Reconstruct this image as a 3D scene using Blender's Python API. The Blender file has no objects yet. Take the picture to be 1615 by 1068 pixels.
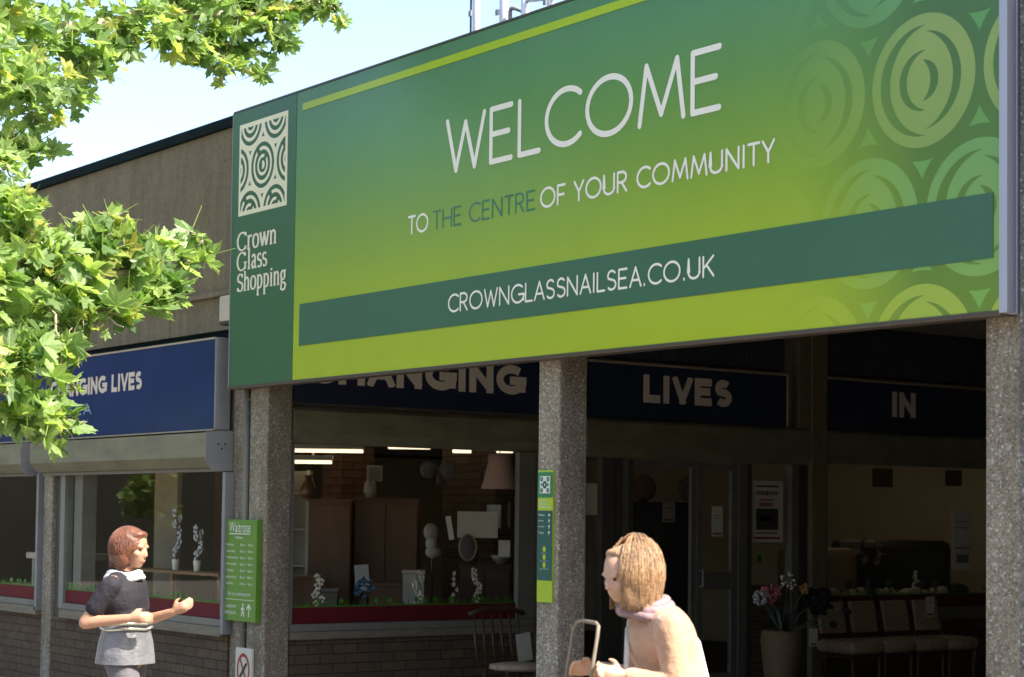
import bpy, bmesh, math, random
from mathutils import Vector, Matrix
R_ = math.radians
random.seed(7)
C = bpy.context.scene.collection

# ---------------------------------------------------------------- camera
cam_d = bpy.data.cameras.new('camera'); cam = bpy.data.objects.new('camera', cam_d); C.objects.link(cam)
bpy.context.scene.camera = cam
cam_d.sensor_width = 36; cam_d.lens = 3043.06/1615*36
cam_d.shift_x = 0; cam_d.shift_y = (675.9-534)/1615
cam_d.dof.use_dof = True; cam_d.dof.focus_distance = 11.8; cam_d.dof.aperture_fstop = 3.8
cam_d.clip_start = .1; cam_d.clip_end = 2000
yw, pt, rl = R_(36.3419), R_(2.6189), R_(.6877)
fw = Vector((-math.cos(yw)*math.cos(pt), math.sin(yw)*math.cos(pt), math.sin(pt)))
rt = fw.cross(Vector((0, 0, 1))).normalized(); up = rt.cross(fw)
r2 = rt*math.cos(rl)+up*math.sin(rl); u2 = up*math.cos(rl)-rt*math.sin(rl)
M = Matrix((r2, u2, -fw)).transposed().to_4x4(); M.translation = Vector((13.2683, -7.0454, 1.6))
cam.matrix_world = M

# ---------------------------------------------------------------- sky, sun, exposure
SUN = Vector((.90, .34, 0)).normalized(); ELEV = R_(50)
w = bpy.data.worlds.new('World'); bpy.context.scene.world = w; w.use_nodes = True
nt = w.node_tree; bg = nt.nodes['Background']; sk = nt.nodes.new('ShaderNodeTexSky')
sk.sky_type = 'NISHITA'; sk.sun_disc = False; sk.sun_elevation = ELEV
sk.sun_rotation = math.atan2(SUN.x, SUN.y); sk.air_density = .9; sk.dust_density = 2.5; sk.ozone_density = .6
nt.links.new(sk.outputs[0], bg.inputs[0]); bg.inputs[1].default_value = .15
sd = bpy.data.lights.new('sun', 'SUN'); sun = bpy.data.objects.new('sun', sd); C.objects.link(sun)
sd.energy = 4.0; sd.angle = R_(.5); sd.color = (1, .93, .80)
sdir = Vector((SUN.x*math.cos(ELEV), SUN.y*math.cos(ELEV), math.sin(ELEV)))
sun.rotation_euler = sdir.to_track_quat('Z', 'Y').to_euler()
vs = bpy.context.scene.view_settings
vs.view_transform = 'Standard'; vs.look = 'None'; vs.gamma = 1; vs.exposure = 1.55

# ---------------------------------------------------------------- node helpers
def lin(r, g, b):
    f = lambda c: (c/255/12.92) if c/255 <= .04045 else ((c/255+.055)/1.055)**2.4
    return (f(r), f(g), f(b), 1)
class X:                                     # tiny expression -> math nodes compiler
    t = None
    def __init__(s, o): s.o = o
    def op(s, k, *a):
        n = X.t.nodes.new('ShaderNodeMath'); n.operation = k
        for i, v in enumerate((s,)+a):
            if isinstance(v, X): X.t.links.new(v.o, n.inputs[i])
            else: n.inputs[i].default_value = v
        return X(n.outputs[0])
    def __add__(s, b): return s.op('ADD', b)
    def __sub__(s, b): return s.op('SUBTRACT', b)
    def __mul__(s, b): return s.op('MULTIPLY', b)
    def lt(s, b): return s.op('LESS_THAN', b)
    def gt(s, b): return s.op('GREATER_THAN', b)
    def mod(s, b): return s.op('FLOORED_MODULO', b)
    def min(s, b): return s.op('MINIMUM', b)
    def max(s, b): return s.op('MAXIMUM', b)
    def clamp(s): return s.max(0.).min(1.)
def hyp(a, b): return (a*a+b*b).op('SQRT')
def new_mat(name):
    m = bpy.data.materials.new(name); m.use_nodes = True
    return m, m.node_tree, m.node_tree.nodes['Principled BSDF']
def pos(t):
    g = t.nodes.new('ShaderNodeNewGeometry'); return g.outputs['Position']
def mixc(t, fac, a, b):
    n = t.nodes.new('ShaderNodeMix'); n.data_type = 'RGBA'
    for i, v in ((0, fac), (6, a), (7, b)):
        v = v.o if isinstance(v, X) else v
        if isinstance(v, bpy.types.NodeSocket): t.links.new(v, n.inputs[i])
        else: n.inputs[i].default_value = v
    return n.outputs[2]
def noise(t, scale, detail=4, rough=.6, vec=None, stretch=None):
    n = t.nodes.new('ShaderNodeTexNoise'); n.inputs['Scale'].default_value = scale
    n.inputs['Detail'].default_value = detail; n.inputs['Roughness'].default_value = rough
    v = vec or pos(t)
    if stretch:
        mp = t.nodes.new('ShaderNodeMapping'); mp.inputs['Scale'].default_value = stretch
        t.links.new(v, mp.inputs[0]); v = mp.outputs[0]
    t.links.new(v, n.inputs['Vector']); return n.outputs[0]
def ramp(t, fac, *st):
    n = t.nodes.new('ShaderNodeValToRGB'); cr = n.color_ramp
    while len(cr.elements) < len(st): cr.elements.new(.5)
    for e, (p, c) in zip(cr.elements, st): e.position = p; e.color = c if len(c) == 4 else (*c, 1)
    fac = fac.o if isinstance(fac, X) else fac
    t.links.new(fac, n.inputs[0]); return n.outputs[0]
def bump(t, b, h, strength=.3, dist=.01):
    n = t.nodes.new('ShaderNodeBump'); n.inputs['Strength'].default_value = strength; n.inputs['Distance'].default_value = dist
    t.links.new(h, n.inputs['Height']); t.links.new(n.outputs[0], b.inputs['Normal'])
def plain(name, col, rough=.6, var=.12, scale=9, metal=0, bmp=0, spec=.5, stretch=None):
    m, t, b = new_mat(name)
    f = noise(t, scale, 5, stretch=stretch)
    c0 = tuple(c*(1-var) for c in col[:3]); c1 = tuple(min(1, c*(1+var)) for c in col[:3])
    t.links.new(ramp(t, f, (.3, c0), (.7, c1)), b.inputs['Base Color'])
    b.inputs['Roughness'].default_value = rough; b.inputs['Metallic'].default_value = metal
    b.inputs['Specular IOR Level'].default_value = spec
    if bmp: bump(t, b, noise(t, scale*6, 4), bmp, .004)
    return m
def emit(name, col, s):
    m, t, b = new_mat(name); b.inputs['Base Color'].default_value = (*col, 1)
    b.inputs['Emission Color'].default_value = (*col, 1); b.inputs['Emission Strength'].default_value = s
    return m

# exposed aggregate concrete: pebbles of several greys and tans in a buff matrix
def aggregate(name, tint, dark):
    m, t, b = new_mat(name)
    vo = t.nodes.new('ShaderNodeTexVoronoi'); vo.inputs['Scale'].default_value = 85; t.links.new(pos(t), vo.inputs['Vector'])
    vo2 = t.nodes.new('ShaderNodeTexVoronoi'); vo2.inputs['Scale'].default_value = 210; t.links.new(pos(t), vo2.inputs['Vector'])
    sep = t.nodes.new('ShaderNodeSeparateColor'); t.links.new(vo.outputs['Color'], sep.inputs[0])
    col = ramp(t, sep.outputs[0], (0, dark), (.35, tuple(c*.8 for c in tint)), (.7, tint), (.90, tuple(min(1, c*1.35) for c in tint)), (1, (.80, .77, .72)))
    sep2 = t.nodes.new('ShaderNodeSeparateColor'); t.links.new(vo2.outputs['Color'], sep2.inputs[0])
    col2 = ramp(t, sep2.outputs[0], (0, tuple(c*.6 for c in tint)), (.75, tuple(c*1.1 for c in tint)), (1, (.55, .52, .47)))
    c = mixc(t, .45, col, col2)
    st = ramp(t, noise(t, 2.2, 5, .65, stretch=(1, 1, .35)), (.30, (.48, .45, .40)), (.60, (1, 1, 1)))
    n = t.nodes.new('ShaderNodeMix'); n.data_type = 'RGBA'; n.blend_type = 'MULTIPLY'; n.inputs[0].default_value = 1
    t.links.new(c, n.inputs[6]); t.links.new(st, n.inputs[7]); t.links.new(n.outputs[2], b.inputs['Base Color'])
    b.inputs['Roughness'].default_value = .85
    bump(t, b, vo.outputs['Distance'], .8, .006)
    return m
def board_concrete(name, base, streak):
    m, t, b = new_mat(name)
    a = noise(t, 2, 6, .65, stretch=(4, 4, .5)); c = noise(t, 40, 5, .7)
    d = ramp(t, a, (.3, streak), (.6, base))
    sp = ramp(t, c, (.35, (.72, .72, .7)), (.6, (1, 1, 1)))
    n = t.nodes.new('ShaderNodeMix'); n.data_type = 'RGBA'; n.blend_type = 'MULTIPLY'; n.inputs[0].default_value = .9
    t.links.new(d, n.inputs[6]); t.links.new(sp, n.inputs[7])
    pit = ramp(t, noise(t, 24, 2, .5), (.27, (.45, .44, .42)), (.33, (1, 1, 1)))
    n2 = t.nodes.new('ShaderNodeMix'); n2.data_type = 'RGBA'; n2.blend_type = 'MULTIPLY'; n2.inputs[0].default_value = .8
    t.links.new(n.outputs[2], n2.inputs[6]); t.links.new(pit, n2.inputs[7])
    t.links.new(n2.outputs[2], b.inputs['Base Color']); b.inputs['Roughness'].default_value = .9
    bump(t, b, c, .5, .006); return m
def brick(name, c1, c2, mortar, along):
    m, t, b = new_mat(name)
    s = t.nodes.new('ShaderNodeSeparateXYZ'); t.links.new(pos(t), s.inputs[0])
    cb = t.nodes.new('ShaderNodeCombineXYZ')
    if along == 'X+Y':
        X.t = t; q = X(s.outputs[0])+X(s.outputs[1]); t.links.new(q.o, cb.inputs[0])
    else: t.links.new(s.outputs['XYZ'.index(along)], cb.inputs[0])
    t.links.new(s.outputs[2], cb.inputs[1])
    br = t.nodes.new('ShaderNodeTexBrick'); t.links.new(cb.outputs[0], br.inputs['Vector'])
    br.inputs['Scale'].default_value = 1; br.inputs['Brick Width'].default_value = .225; br.inputs['Row Height'].default_value = .075
    br.inputs['Mortar Size'].default_value = .006; br.inputs['Mortar Smooth'].default_value = .3; br.inputs['Bias'].default_value = -.1
    br.inputs['Color1'].default_value = (*c1, 1); br.inputs['Color2'].default_value = (*c2, 1); br.inputs['Mortar'].default_value = (*mortar, 1)
    g = ramp(t, noise(t, 14, 6, .7), (.3, (.65, .62, .6)), (.65, (1.0, 1, 1)))
    n = t.nodes.new('ShaderNodeMix'); n.data_type = 'RGBA'; n.blend_type = 'MULTIPLY'; n.inputs[0].default_value = .85
    t.links.new(br.outputs[0], n.inputs[6]); t.links.new(g, n.inputs[7]); t.links.new(n.outputs[2], b.inputs['Base Color'])
    b.inputs['Roughness'].default_value = .9; bump(t, b, br.outputs['Fac'], -.6, .006); return m
def glass(name, tint=(1, 1, 1), refl=1.5):
    m = bpy.data.materials.new(name); m.use_nodes = True; t = m.node_tree; t.nodes.clear()
    o = t.nodes.new('ShaderNodeOutputMaterial'); mx = t.nodes.new('ShaderNodeMixShader')
    tr = t.nodes.new('ShaderNodeBsdfTransparent'); tr.inputs[0].default_value = (*tint, 1)
    gl = t.nodes.new('ShaderNodeBsdfGlossy'); gl.inputs['Roughness'].default_value = .015
    fr = t.nodes.new('ShaderNodeFresnel'); fr.inputs[0].default_value = refl
    ge = t.nodes.new('ShaderNodeNewGeometry'); X.t = t; fac = X(fr.outputs[0])*(X(ge.outputs['Backfacing'])*-1.+1.)
    t.links.new(fac.o, mx.inputs[0]); t.links.new(tr.outputs[0], mx.inputs[1]); t.links.new(gl.outputs[0], mx.inputs[2])
    t.links.new(mx.outputs[0], o.inputs[0]); return m

MT = {}
MT['agg'] = aggregate('aggregate_concrete', (.34, .285, .205), (.08, .065, .045))
MT['agg_dark'] = aggregate('weathered_aggregate', (.21, .19, .17), (.05, .045, .04))
MT['concrete'] = board_concrete('board_marked_concrete', (.225, .180, .108), (.155, .122, .072))
MT['concrete2'] = board_concrete('smooth_concrete', (.25, .205, .125), (.16, .13, .08))
MT['coping'] = plain('dark_coping_metal', (.006, .014, .015), .85, .3, 4, spec=.1)
MT['brick'] = brick('brown_brick', (.15, .10, .058), (.11, .072, .044), (.045, .036, .026), 'X+Y')
MT['brick_in'] = brick('orange_brick', (.30, .15, .07), (.22, .11, .055), (.08, .055, .04), 'X+Y')
MT['cream_box'] = plain('stained_beige_shutter_box', (.20, .185, .115), .55, .22, 3.5, stretch=(1, 1, 2.5))
MT['box_grey'] = plain('galvanised_plate', (.24, .24, .245), .5, .1, 6)
MT['alu'] = plain('weathered_aluminium', (.17, .16, .135), .5, .15, 5, metal=.1)
MT['alu_dark'] = plain('bronze_frame', (.075, .07, .06), .5, .15, 5)
MT['cream'] = plain('cream_paint', (.52, .47, .36), .5, .1, 5)
MT['sill'] = plain('weathered_sill', (.21, .175, .125), .7, .2, 8, stretch=(1, 1, 6))
MT['sill2'] = plain('grey_painted_sill', (.20, .19, .155), .6, .1, 8)
MT['red'] = plain('dark_red_vinyl', (.13, .012, .016), .6, .12, 6, spec=.2)
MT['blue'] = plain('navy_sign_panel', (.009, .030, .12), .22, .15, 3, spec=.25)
MT['navy_grey'] = plain('greyer_navy_panel', (.016, .026, .062), .5, .15, 3)  # greyer navy for the passage fascias
MT['letter_pale'] = plain('pale_stone_letter', (.90, .78, .66), .6, .05, 8)
MT['blue_dark'] = plain('navy_ribbed_panel', (.05, .055, .07), .4, .15, 3)
MT['cream_letter'] = plain('cream_letter', (.72, .60, .47), .5, .05, 8)
MT['teal_letter'] = plain('pale_blue_letter', (.25, .45, .52), .5, .05, 8)
MT['frame_trim'] = plain('beige_trim', (.42, .34, .24), .5, .1, 6)
MT['white'] = plain('white_vinyl', (.92, .87, .76), .45, .02, 6)
MT['white_warm'] = plain('cream_vinyl', (.88, .82, .64), .45, .02, 6)
MT['black'] = plain('black_plastic', (.02, .02, .02), .4, .2, 8)
MT['wood'] = plain('brown_wood', (.22, .115, .05), .45, .25, 3, stretch=(1, 1, .15))
MT['wood_dark'] = plain('dark_wood', (.07, .035, .018), .4, .25, 3, stretch=(1, 1, .15))
MT['wall_in'] = plain('cream_inside_wall', (.60, .50, .33), .8, .06, 2)
MT['ceil'] = plain('ceiling_tile', (.45, .42, .36), .9, .06, 2)
MT['carpet'] = plain('brown_carpet', (.06, .045, .035), .95, .2, 20)
MT['dark'] = plain('black_furniture', (.012, .012, .013), .4, .2, 4)
MT['soffit'] = plain('soffit_board', (.34, .30, .24), .8, .15, 3)
MT['glass'] = glass('window_glass')
MT['upholstery'] = plain('patterned_upholstery', (.42, .29, .19), .9, .35, 45)
MT['terracotta'] = plain('terracotta', (.20, .12, .065), .75, .12, 8, bmp=.2)
MT['pink'] = plain('pink_petals', (.48, .14, .19), .7, .2, 40)
MT['palebloom'] = plain('pale_petals', (.50, .50, .48), .7, .15, 40)
MT['blackbloom'] = plain('black_petals', (.012, .010, .016), .7, .2, 40)
MT['peach'] = plain('peach_petals', (.60, .32, .12), .7, .2, 40)
MT['stem'] = plain('green_stem', (.05, .10, .04), .6, .2, 20)
MT['stemgrey'] = plain('grey_green_foliage', (.12, .16, .12), .6, .2, 20)
MT['grass'] = plain('green_vinyl', (.07, .24, .02), .5, .25, 30)
MT['bluebloom'] = plain('blue_petals', (.04, .12, .20), .6, .2, 30)
MT['paper'] = plain('paper', (.66, .62, .52), .7, .05, 10)
MT['redprint'] = plain('red_print', (.28, .03, .03), .6, .1, 10)
MT['inkdark'] = plain('dark_print', (.05, .045, .04), .6, .1, 10)
MT['shade'] = plain('pink_lampshade', (.55, .38, .30), .8, .08, 10)
MT['wicker'] = plain('wicker', (.28, .19, .09), .8, .35, 50)
MT['signgreen'] = plain('bright_green_panel', (.115, .27, .028), .4, .05, 3)
MT['signteal'] = plain('dark_teal_vinyl', (.012, .095, .075), .4, .05, 3)
MT['lime'] = plain('lime_vinyl', lin(168, 196, 42), .4, .03, 3)
MT['ink_white'] = plain('white_lettering', (.74, .78, .68), .5, .02, 6)

# ---------------------------------------------------------------- mesh helpers
def root_of(o):
    while o.parent: o = o.parent
    return o
def obj(name, bm, m, parent=None, smooth=False, recalc=True):
    if recalc: bmesh.ops.recalc_face_normals(bm, faces=bm.faces)
    me = bpy.data.meshes.new(name)
    if parent is not None:
        l = root_of(parent).location; bm.transform(Matrix.Translation(-l))
    bm.to_mesh(me); bm.free(); me.materials.append(MT[m] if isinstance(m, str) else m)
    if smooth:
        for p in me.polygons: p.use_smooth = True
    o = bpy.data.objects.new(name, me); C.objects.link(o)
    if parent is not None: o.parent = parent
    return o
def tag(o, label=None, cat=None, group=None, kind=None):
    if label: o['label'] = label
    if cat: o['category'] = cat
    if group: o['group'] = group
    if kind: o['kind'] = kind
    return o
def thing(name, label, cat, loc=(0, 0, 0), group=None, rz=0):
    o = bpy.data.objects.new(name, None); C.objects.link(o); o.location = loc; o.rotation_euler = (0, 0, rz)
    o.empty_display_size = .2
    return tag(o, label, cat, group)
def box(bm, x0, x1, y0, y1, z0, z1, bev=0):
    r = bmesh.ops.create_cube(bm, size=1)
    vsx = r['verts']
    bmesh.ops.scale(bm, vec=(abs(x1-x0), abs(y1-y0), abs(z1-z0)), verts=vsx)
    bmesh.ops.translate(bm, vec=((x0+x1)/2, (y0+y1)/2, (z0+z1)/2), verts=vsx)
    if bev:
        es = list({e for v in vsx for e in v.link_edges})
        bmesh.ops.bevel(bm, geom=es, offset=bev, segments=2, affect='EDGES', profile=.5)
    return vsx
def bx(name, m, parent, *a, bev=0, **k):
    bm = bmesh.new(); box(bm, *a, bev=bev); return obj(name, bm, m, parent, **k)
def rbox(bm, cx, cy, ang, w, d, z0, z1, bev=.004):   # w along direction ang, d across
    v0 = set(bm.verts); box(bm, -w/2, w/2, -d/2, d/2, z0, z1, bev)
    vv = [v for v in bm.verts if v not in v0]
    bmesh.ops.rotate(bm, verts=vv, cent=(0, 0, 0), matrix=Matrix.Rotation(ang, 3, 'Z')); bmesh.ops.translate(bm, verts=vv, vec=(cx, cy, 0))
def tube(bm, pts, radii, seg=8, caps=True):
    pts = [Vector(p) for p in pts]
    if not hasattr(radii, '__len__'): radii = [radii]*len(pts)
    rings = []; prev = None
    for i, p in enumerate(pts):
        d = (pts[min(i+1, len(pts)-1)]-pts[max(i-1, 0)]).normalized()
        a = prev if prev is not None else (Vector((0, 0, 1)) if abs(d.z) < .9 else Vector((1, 0, 0)))
        u = (a-d*a.dot(d)).normalized(); v = d.cross(u); prev = u
        rings.append([bm.verts.new(p+(u*math.cos(k*math.tau/seg)+v*math.sin(k*math.tau/seg))*radii[i]) for k in range(seg)])
    for A, B in zip(rings, rings[1:]):
        for k in range(seg): bm.faces.new((A[k], A[(k+1) % seg], B[(k+1) % seg], B[k]))
    if caps: bm.faces.new(rings[0][::-1]); bm.faces.new(rings[-1])
def lathe(bm, c, prof, seg=24):
    rings = [[bm.verts.new((c[0]+r*math.cos(k*math.tau/seg), c[1]+r*math.sin(k*math.tau/seg), c[2]+z)) for k in range(seg)] for r, z in prof]
    for A, B in zip(rings, rings[1:]):
        for k in range(seg): bm.faces.new((A[k], A[(k+1) % seg], B[(k+1) % seg], B[k]))
    bm.faces.new(rings[0][::-1]); bm.faces.new(rings[-1])
def ball(bm, c, r, sub=2, rot=None):
    q = bmesh.ops.create_icosphere(bm, subdivisions=sub, radius=1)['verts']
    bmesh.ops.scale(bm, vec=r if hasattr(r, '__len__') else (r, r, r), verts=q)
    if rot: bmesh.ops.rotate(bm, verts=q, cent=(0, 0, 0), matrix=rot)
    bmesh.ops.translate(bm, vec=c, verts=q); return q

# ---------------------------------------------------------------- lettering (own stroke alphabet)
def arc(cx, cy, rx, ry, a0, a1, n=14):
    return [(cx+rx*math.cos(R_(a0+(a1-a0)*i/n)), cy+ry*math.sin(R_(a0+(a1-a0)*i/n))) for i in range(n+1)]
GL = {  # advance width, strokes; cap height 1
 'A': (.66, [[(0, 0), (.31, 1)], [(.62, 0), (.31, 1)], [(.11, .33), (.51, .33)]]),
 'C': (.74, [arc(.42, .5, .42, .5, 48, 312, 22)]),
 'D': (.7, [[(0, 0), (0, 1)], [(0, 1), (.2, 1)]+arc(.2, .5, .44, .5, 85, -85)+[(.2, 0), (0, 0)]]),
 'E': (.54, [[(0, 0), (0, 1)], [(0, 1), (.46, 1)], [(0, .52), (.40, .52)], [(0, 0), (.46, 0)]]),
 'F': (.50, [[(0, 0), (0, 1)], [(0, 1), (.44, 1)], [(0, .5), (.38, .5)]]),
 'G': (.82, [arc(.42, .5, .42, .5, 48, 350, 24), [(.83, .46), (.48, .46)], [(.80, .46), (.80, .12)]]),
 'H': (.66, [[(0, 0), (0, 1)], [(.60, 0), (.60, 1)], [(0, .5), (.60, .5)]]),
 'I': (.14, [[(.04, 0), (.04, 1)]]),
 'K': (.58, [[(0, 0), (0, 1)], [(.52, 1), (.02, .42)], [(.17, .58), (.54, 0)]]),
 'L': (.48, [[(0, 0), (0, 1)], [(0, 0), (.43, 0)]]),
 'M': (.86, [[(0, 0), (.12, 1)], [(.12, 1), (.40, .12)], [(.40, .12), (.68, 1)], [(.68, 1), (.80, 0)]]),
 'N': (.68, [[(0, 0), (0, 1)], [(0, 1), (.60, 0)], [(.60, 0), (.60, 1)]]),
 'O': (.92, [arc(.43, .5, .43, .5, 0, 360, 30)]),
 'R': (.58, [[(0, 0), (0, 1)], [(0, 1), (.24, 1)]+arc(.24, .74, .24, .26, 85, -85, 10)+[(.24, .48), (0, .48)], [(.22, .48), (.5, 0)]]),
 'S': (.54, [arc(.25, .74, .22, .26, 35, 215, 12)+arc(.25, .26, .24, .26, 60, -145, 14)]),
 'T': (.56, [[(0, 1), (.52, 1)], [(.26, 0), (.26, 1)]]),
 'U': (.66, [[(0, 1), (0, .3)]+arc(.29, .3, .29, .3, 180, 360, 14)+[(.58, .3), (.58, 1)]]),
 'V': (.62, [[(0, 1), (.28, 0)], [(.56, 1), (.28, 0)]]),
 'W': (.94, [[(0, 1), (.22, 0)], [(.22, 0), (.44, .9)], [(.44, .9), (.66, 0)], [(.66, 0), (.88, 1)]]),
 'Y': (.58, [[(0, 1), (.27, .46)], [(.54, 1), (.27, .46)], [(.27, .46), (.27, 0)]]),
 '.': (.16, [[(.04, 0), (.04, .05)]]), ' ': (.26, []),
}
def stroke2d(pts, w, ext=0, nib=None):
    """offset outline of a polyline -> list of quads (2d)"""
    P = [Vector(p) for p in pts]
    if ext and (P[0]-P[-1]).length > 1e-4:
        P[0] = P[0]-(P[1]-P[0]).normalized()*ext; P[-1] = P[-1]+(P[-1]-P[-2]).normalized()*ext
    closed = (P[0]-P[-1]).length < 1e-4
    L = []
    for i, p in enumerate(P):
        a = P[i-1] if i else (P[-2] if closed else None); b = P[i+1] if i < len(P)-1 else (P[1] if closed else None)
        d0 = (p-a).normalized() if a is not None else None; d1 = (b-p).normalized() if b is not None else None
        d = ((d0 or d1)+(d1 or d0)).normalized(); n = Vector((-d.y, d.x))
        k = 1/max(.5, n.dot(Vector((-(d1 or d0).y, (d1 or d0).x))))
        ww = w if nib is None else nib+(w-nib)*abs(d.y)**1.3
        L.append((p+n*ww/2*k, p-n*ww/2*k))
    return [(L[i][0], L[i+1][0], L[i+1][1], L[i][1]) for i in range(len(L)-1)], P, closed
def clip_v(P, lo, hi):
    for sgn, lim in ((1, lo), (-1, -hi)):
        out = []
        for a, b in zip(P, P[1:]+P[:1]) if isinstance(P, list) else zip(P, P[1:]+P[:1]):
            ia, ib = sgn*a[1] >= lim-1e-9, sgn*b[1] >= lim-1e-9
            if ia: out.append(a)
            if ia != ib:
                k = (lim/sgn-a[1])/(b[1]-a[1]); out.append(Vector((a[0]+(b[0]-a[0])*k, lim/sgn)))
        P = out
        if not P: return []
    return P
class Flat:
    """places 2d glyph geometry as thin raised vinyl; face 'S' looks to -Y, 'E' looks to +X"""
    def __init__(s, face, plane, thick=.0015): s.bm = bmesh.new(); s.face = face; s.pl = plane; s.th = thick; s.n = 0
    def pt(s, u, v, d): return (u, s.pl-d, v) if s.face == 'S' else (s.pl+d, u, v)
    def poly(s, P):
        s.n += 1; d = s.th+.00006*(s.n % 31)
        f = [s.bm.verts.new(s.pt(p[0], p[1], d)) for p in P]; s.bm.faces.new(f)
    def strokes(s, q):
        s.n += 1; d = s.th+.00006*(s.n % 31)
        for Q in q: s.bm.faces.new([s.bm.verts.new(s.pt(p[0], p[1], d)) for p in Q])
    def disc(s, c, r, n=14, ry=None):
        s.poly([(c[0]+r*math.cos(k*math.tau/n), c[1]+(ry or r)*math.sin(k*math.tau/n)) for k in range(n)])
    def text(s, txt, u0, u1, v0, v1, w, gap=.12, rounded=False, word=None):
        """caps text fitted to a box; w = stroke weight in units of cap height"""
        adv = sum(GL[c][0] for c in txt)+gap*(len(txt)-1); H = v1-v0
        sx = (u1-u0-w*H)/(adv-.06); sy = H-w*H; x = u0+w*H/2
        wi = 0
        for ch in txt:
            a, ss = GL[ch]
            if ch == ' ': wi += 1
            if word is not None and wi != word: x += (a+gap)*sx; continue
            for st in ss:
                pts = [(x+p[0]*sx, v0+w*H/2+p[1]*sy) for p in st]
                diag = len(pts) == 2 and abs(pts[0][0]-pts[1][0]) > 1e-4 and abs(pts[0][1]-pts[1][1]) > 1e-4
                q, P, cl = stroke2d(pts, w*H*(.92 if diag and not rounded else 1), 0 if rounded else (w*H*((.55 if ch in 'VAY' else .42) if diag else .5) if len(pts) == 2 else 0))
                if diag and not rounded: q = [z for z in (clip_v(Q, v0, v1) for Q in q) if len(z) > 2]
                s.strokes(q)
                if rounded and not cl:
                    s.disc(P[0], w*H/2, 10); s.disc(P[-1], w*H/2, 10)
            x += (a+gap)*sx
    def done(s, name, m, parent): return obj(name, s.bm, m, parent, recalc=False)
def fit_text(txt, face, plane, u0, u1, v0, v1, name, m, parent, align=True, th=.002):
    """small print with Blender's built-in font, fitted to a box"""
    cu = bpy.data.curves.new('print', 'FONT'); cu.body = txt; cu.size = 1
    o = bpy.data.objects.new('print', cu); C.objects.link(o)
    dg = bpy.context.evaluated_depsgraph_get(); me = bpy.data.meshes.new_from_object(o.evaluated_get(dg))
    bpy.data.objects.remove(o); bm = bmesh.new(); bm.from_mesh(me); bpy.data.meshes.remove(me)
    xs = [v.co.x for v in bm.verts]; ys = [v.co.y for v in bm.verts]
    ax, bx_, ay, by = min(xs), max(xs), min(ys), max(ys)
    for v in bm.verts:
        u = u0+(v.co.x-ax)/(bx_-ax)*(u1-u0); w_ = v0+(v.co.y-ay)/(by-ay)*(v1-v0)
        v.co = (u, plane-th, w_) if face == 'S' else (plane+th, u, w_)
    return obj(name, bm, m, parent, recalc=False)
def join_bm(bm, fn):
    fn(bm)

# ================================================================ THE SETTING
bm = bmesh.new(); box(bm, -120, 120, -120, 120, -.4, 0)
m, t, b = new_mat('paving')
br = t.nodes.new('ShaderNodeTexBrick'); t.links.new(pos(t), br.inputs['Vector'])
br.inputs['Scale'].default_value = 1; br.inputs['Brick Width'].default_value = .6; br.inputs['Row Height'].default_value = .6; br.offset = 0
br.inputs['Mortar Size'].default_value = .006
br.inputs['Color1'].default_value = (.27, .24, .20, 1); br.inputs['Color2'].default_value = (.22, .20, .17, 1); br.inputs['Mortar'].default_value = (.08, .07, .06, 1)
g = ramp(t, noise(t, 4, 6, .7), (.3, (.7, .68, .66)), (.7, (1, 1, 1)))
n = t.nodes.new('ShaderNodeMix'); n.data_type = 'RGBA'; n.blend_type = 'MULTIPLY'; n.inputs[0].default_value = 1
t.links.new(br.outputs[0], n.inputs[6]); t.links.new(g, n.inputs[7]); t.links.new(n.outputs[2], b.inputs['Base Color']); b.inputs['Roughness'].default_value = .85
tag(obj('ground', bm, m), kind='structure')

# ---- the shop block -------------------------------------------------------
B = thing('shop_building', 'brown concrete and brick shop block with shuttered windows and a covered passage', 'building', (0, .2, 0))
F = .115                                                       # street face plane
# parapet wall above the shopfront
bm = bmesh.new(); box(bm, -14, 7.8, F, .45, 3.36, 4.645); obj('parapet_wall', bm, 'concrete', B)
bm = bmesh.new(); box(bm, -14, 7.8, F-.035, .5, 4.648, 4.73, .006); obj('coping', bm, 'coping', B)
bm = bmesh.new(); box(bm, -14, -.02, F-.035, F+.3, 3.316, 3.357, .004); obj('string_course', bm, 'concrete2', B)
bm = bmesh.new()
for x0, x1 in ((-14, -3.9), (-3.892, -1.318), (-1.31, -.02)): box(bm, x0, x1, F+.02, .45, 3.05, 3.313)
obj('concrete_band', bm, 'concrete2', B)
bx('soffit_beam', 'coping', B, -14, -.21, F+.05, .45, 2.975, 3.047)
bx('head_beam', 'soffit', B, -14, .0, .16, .40, 2.03, 2.97)
bx('roof', 'coping', B, -14, 9.0, .46, 16, 3.62, 4.55)
bx('passage_soffit', 'soffit', B, .42, 9.0, .46, 16, 3.45, 3.60)
bx('passage_beam', 'soffit', B, .42, 7.8, F+.005, .45, 2.70, 3.355)
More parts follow.
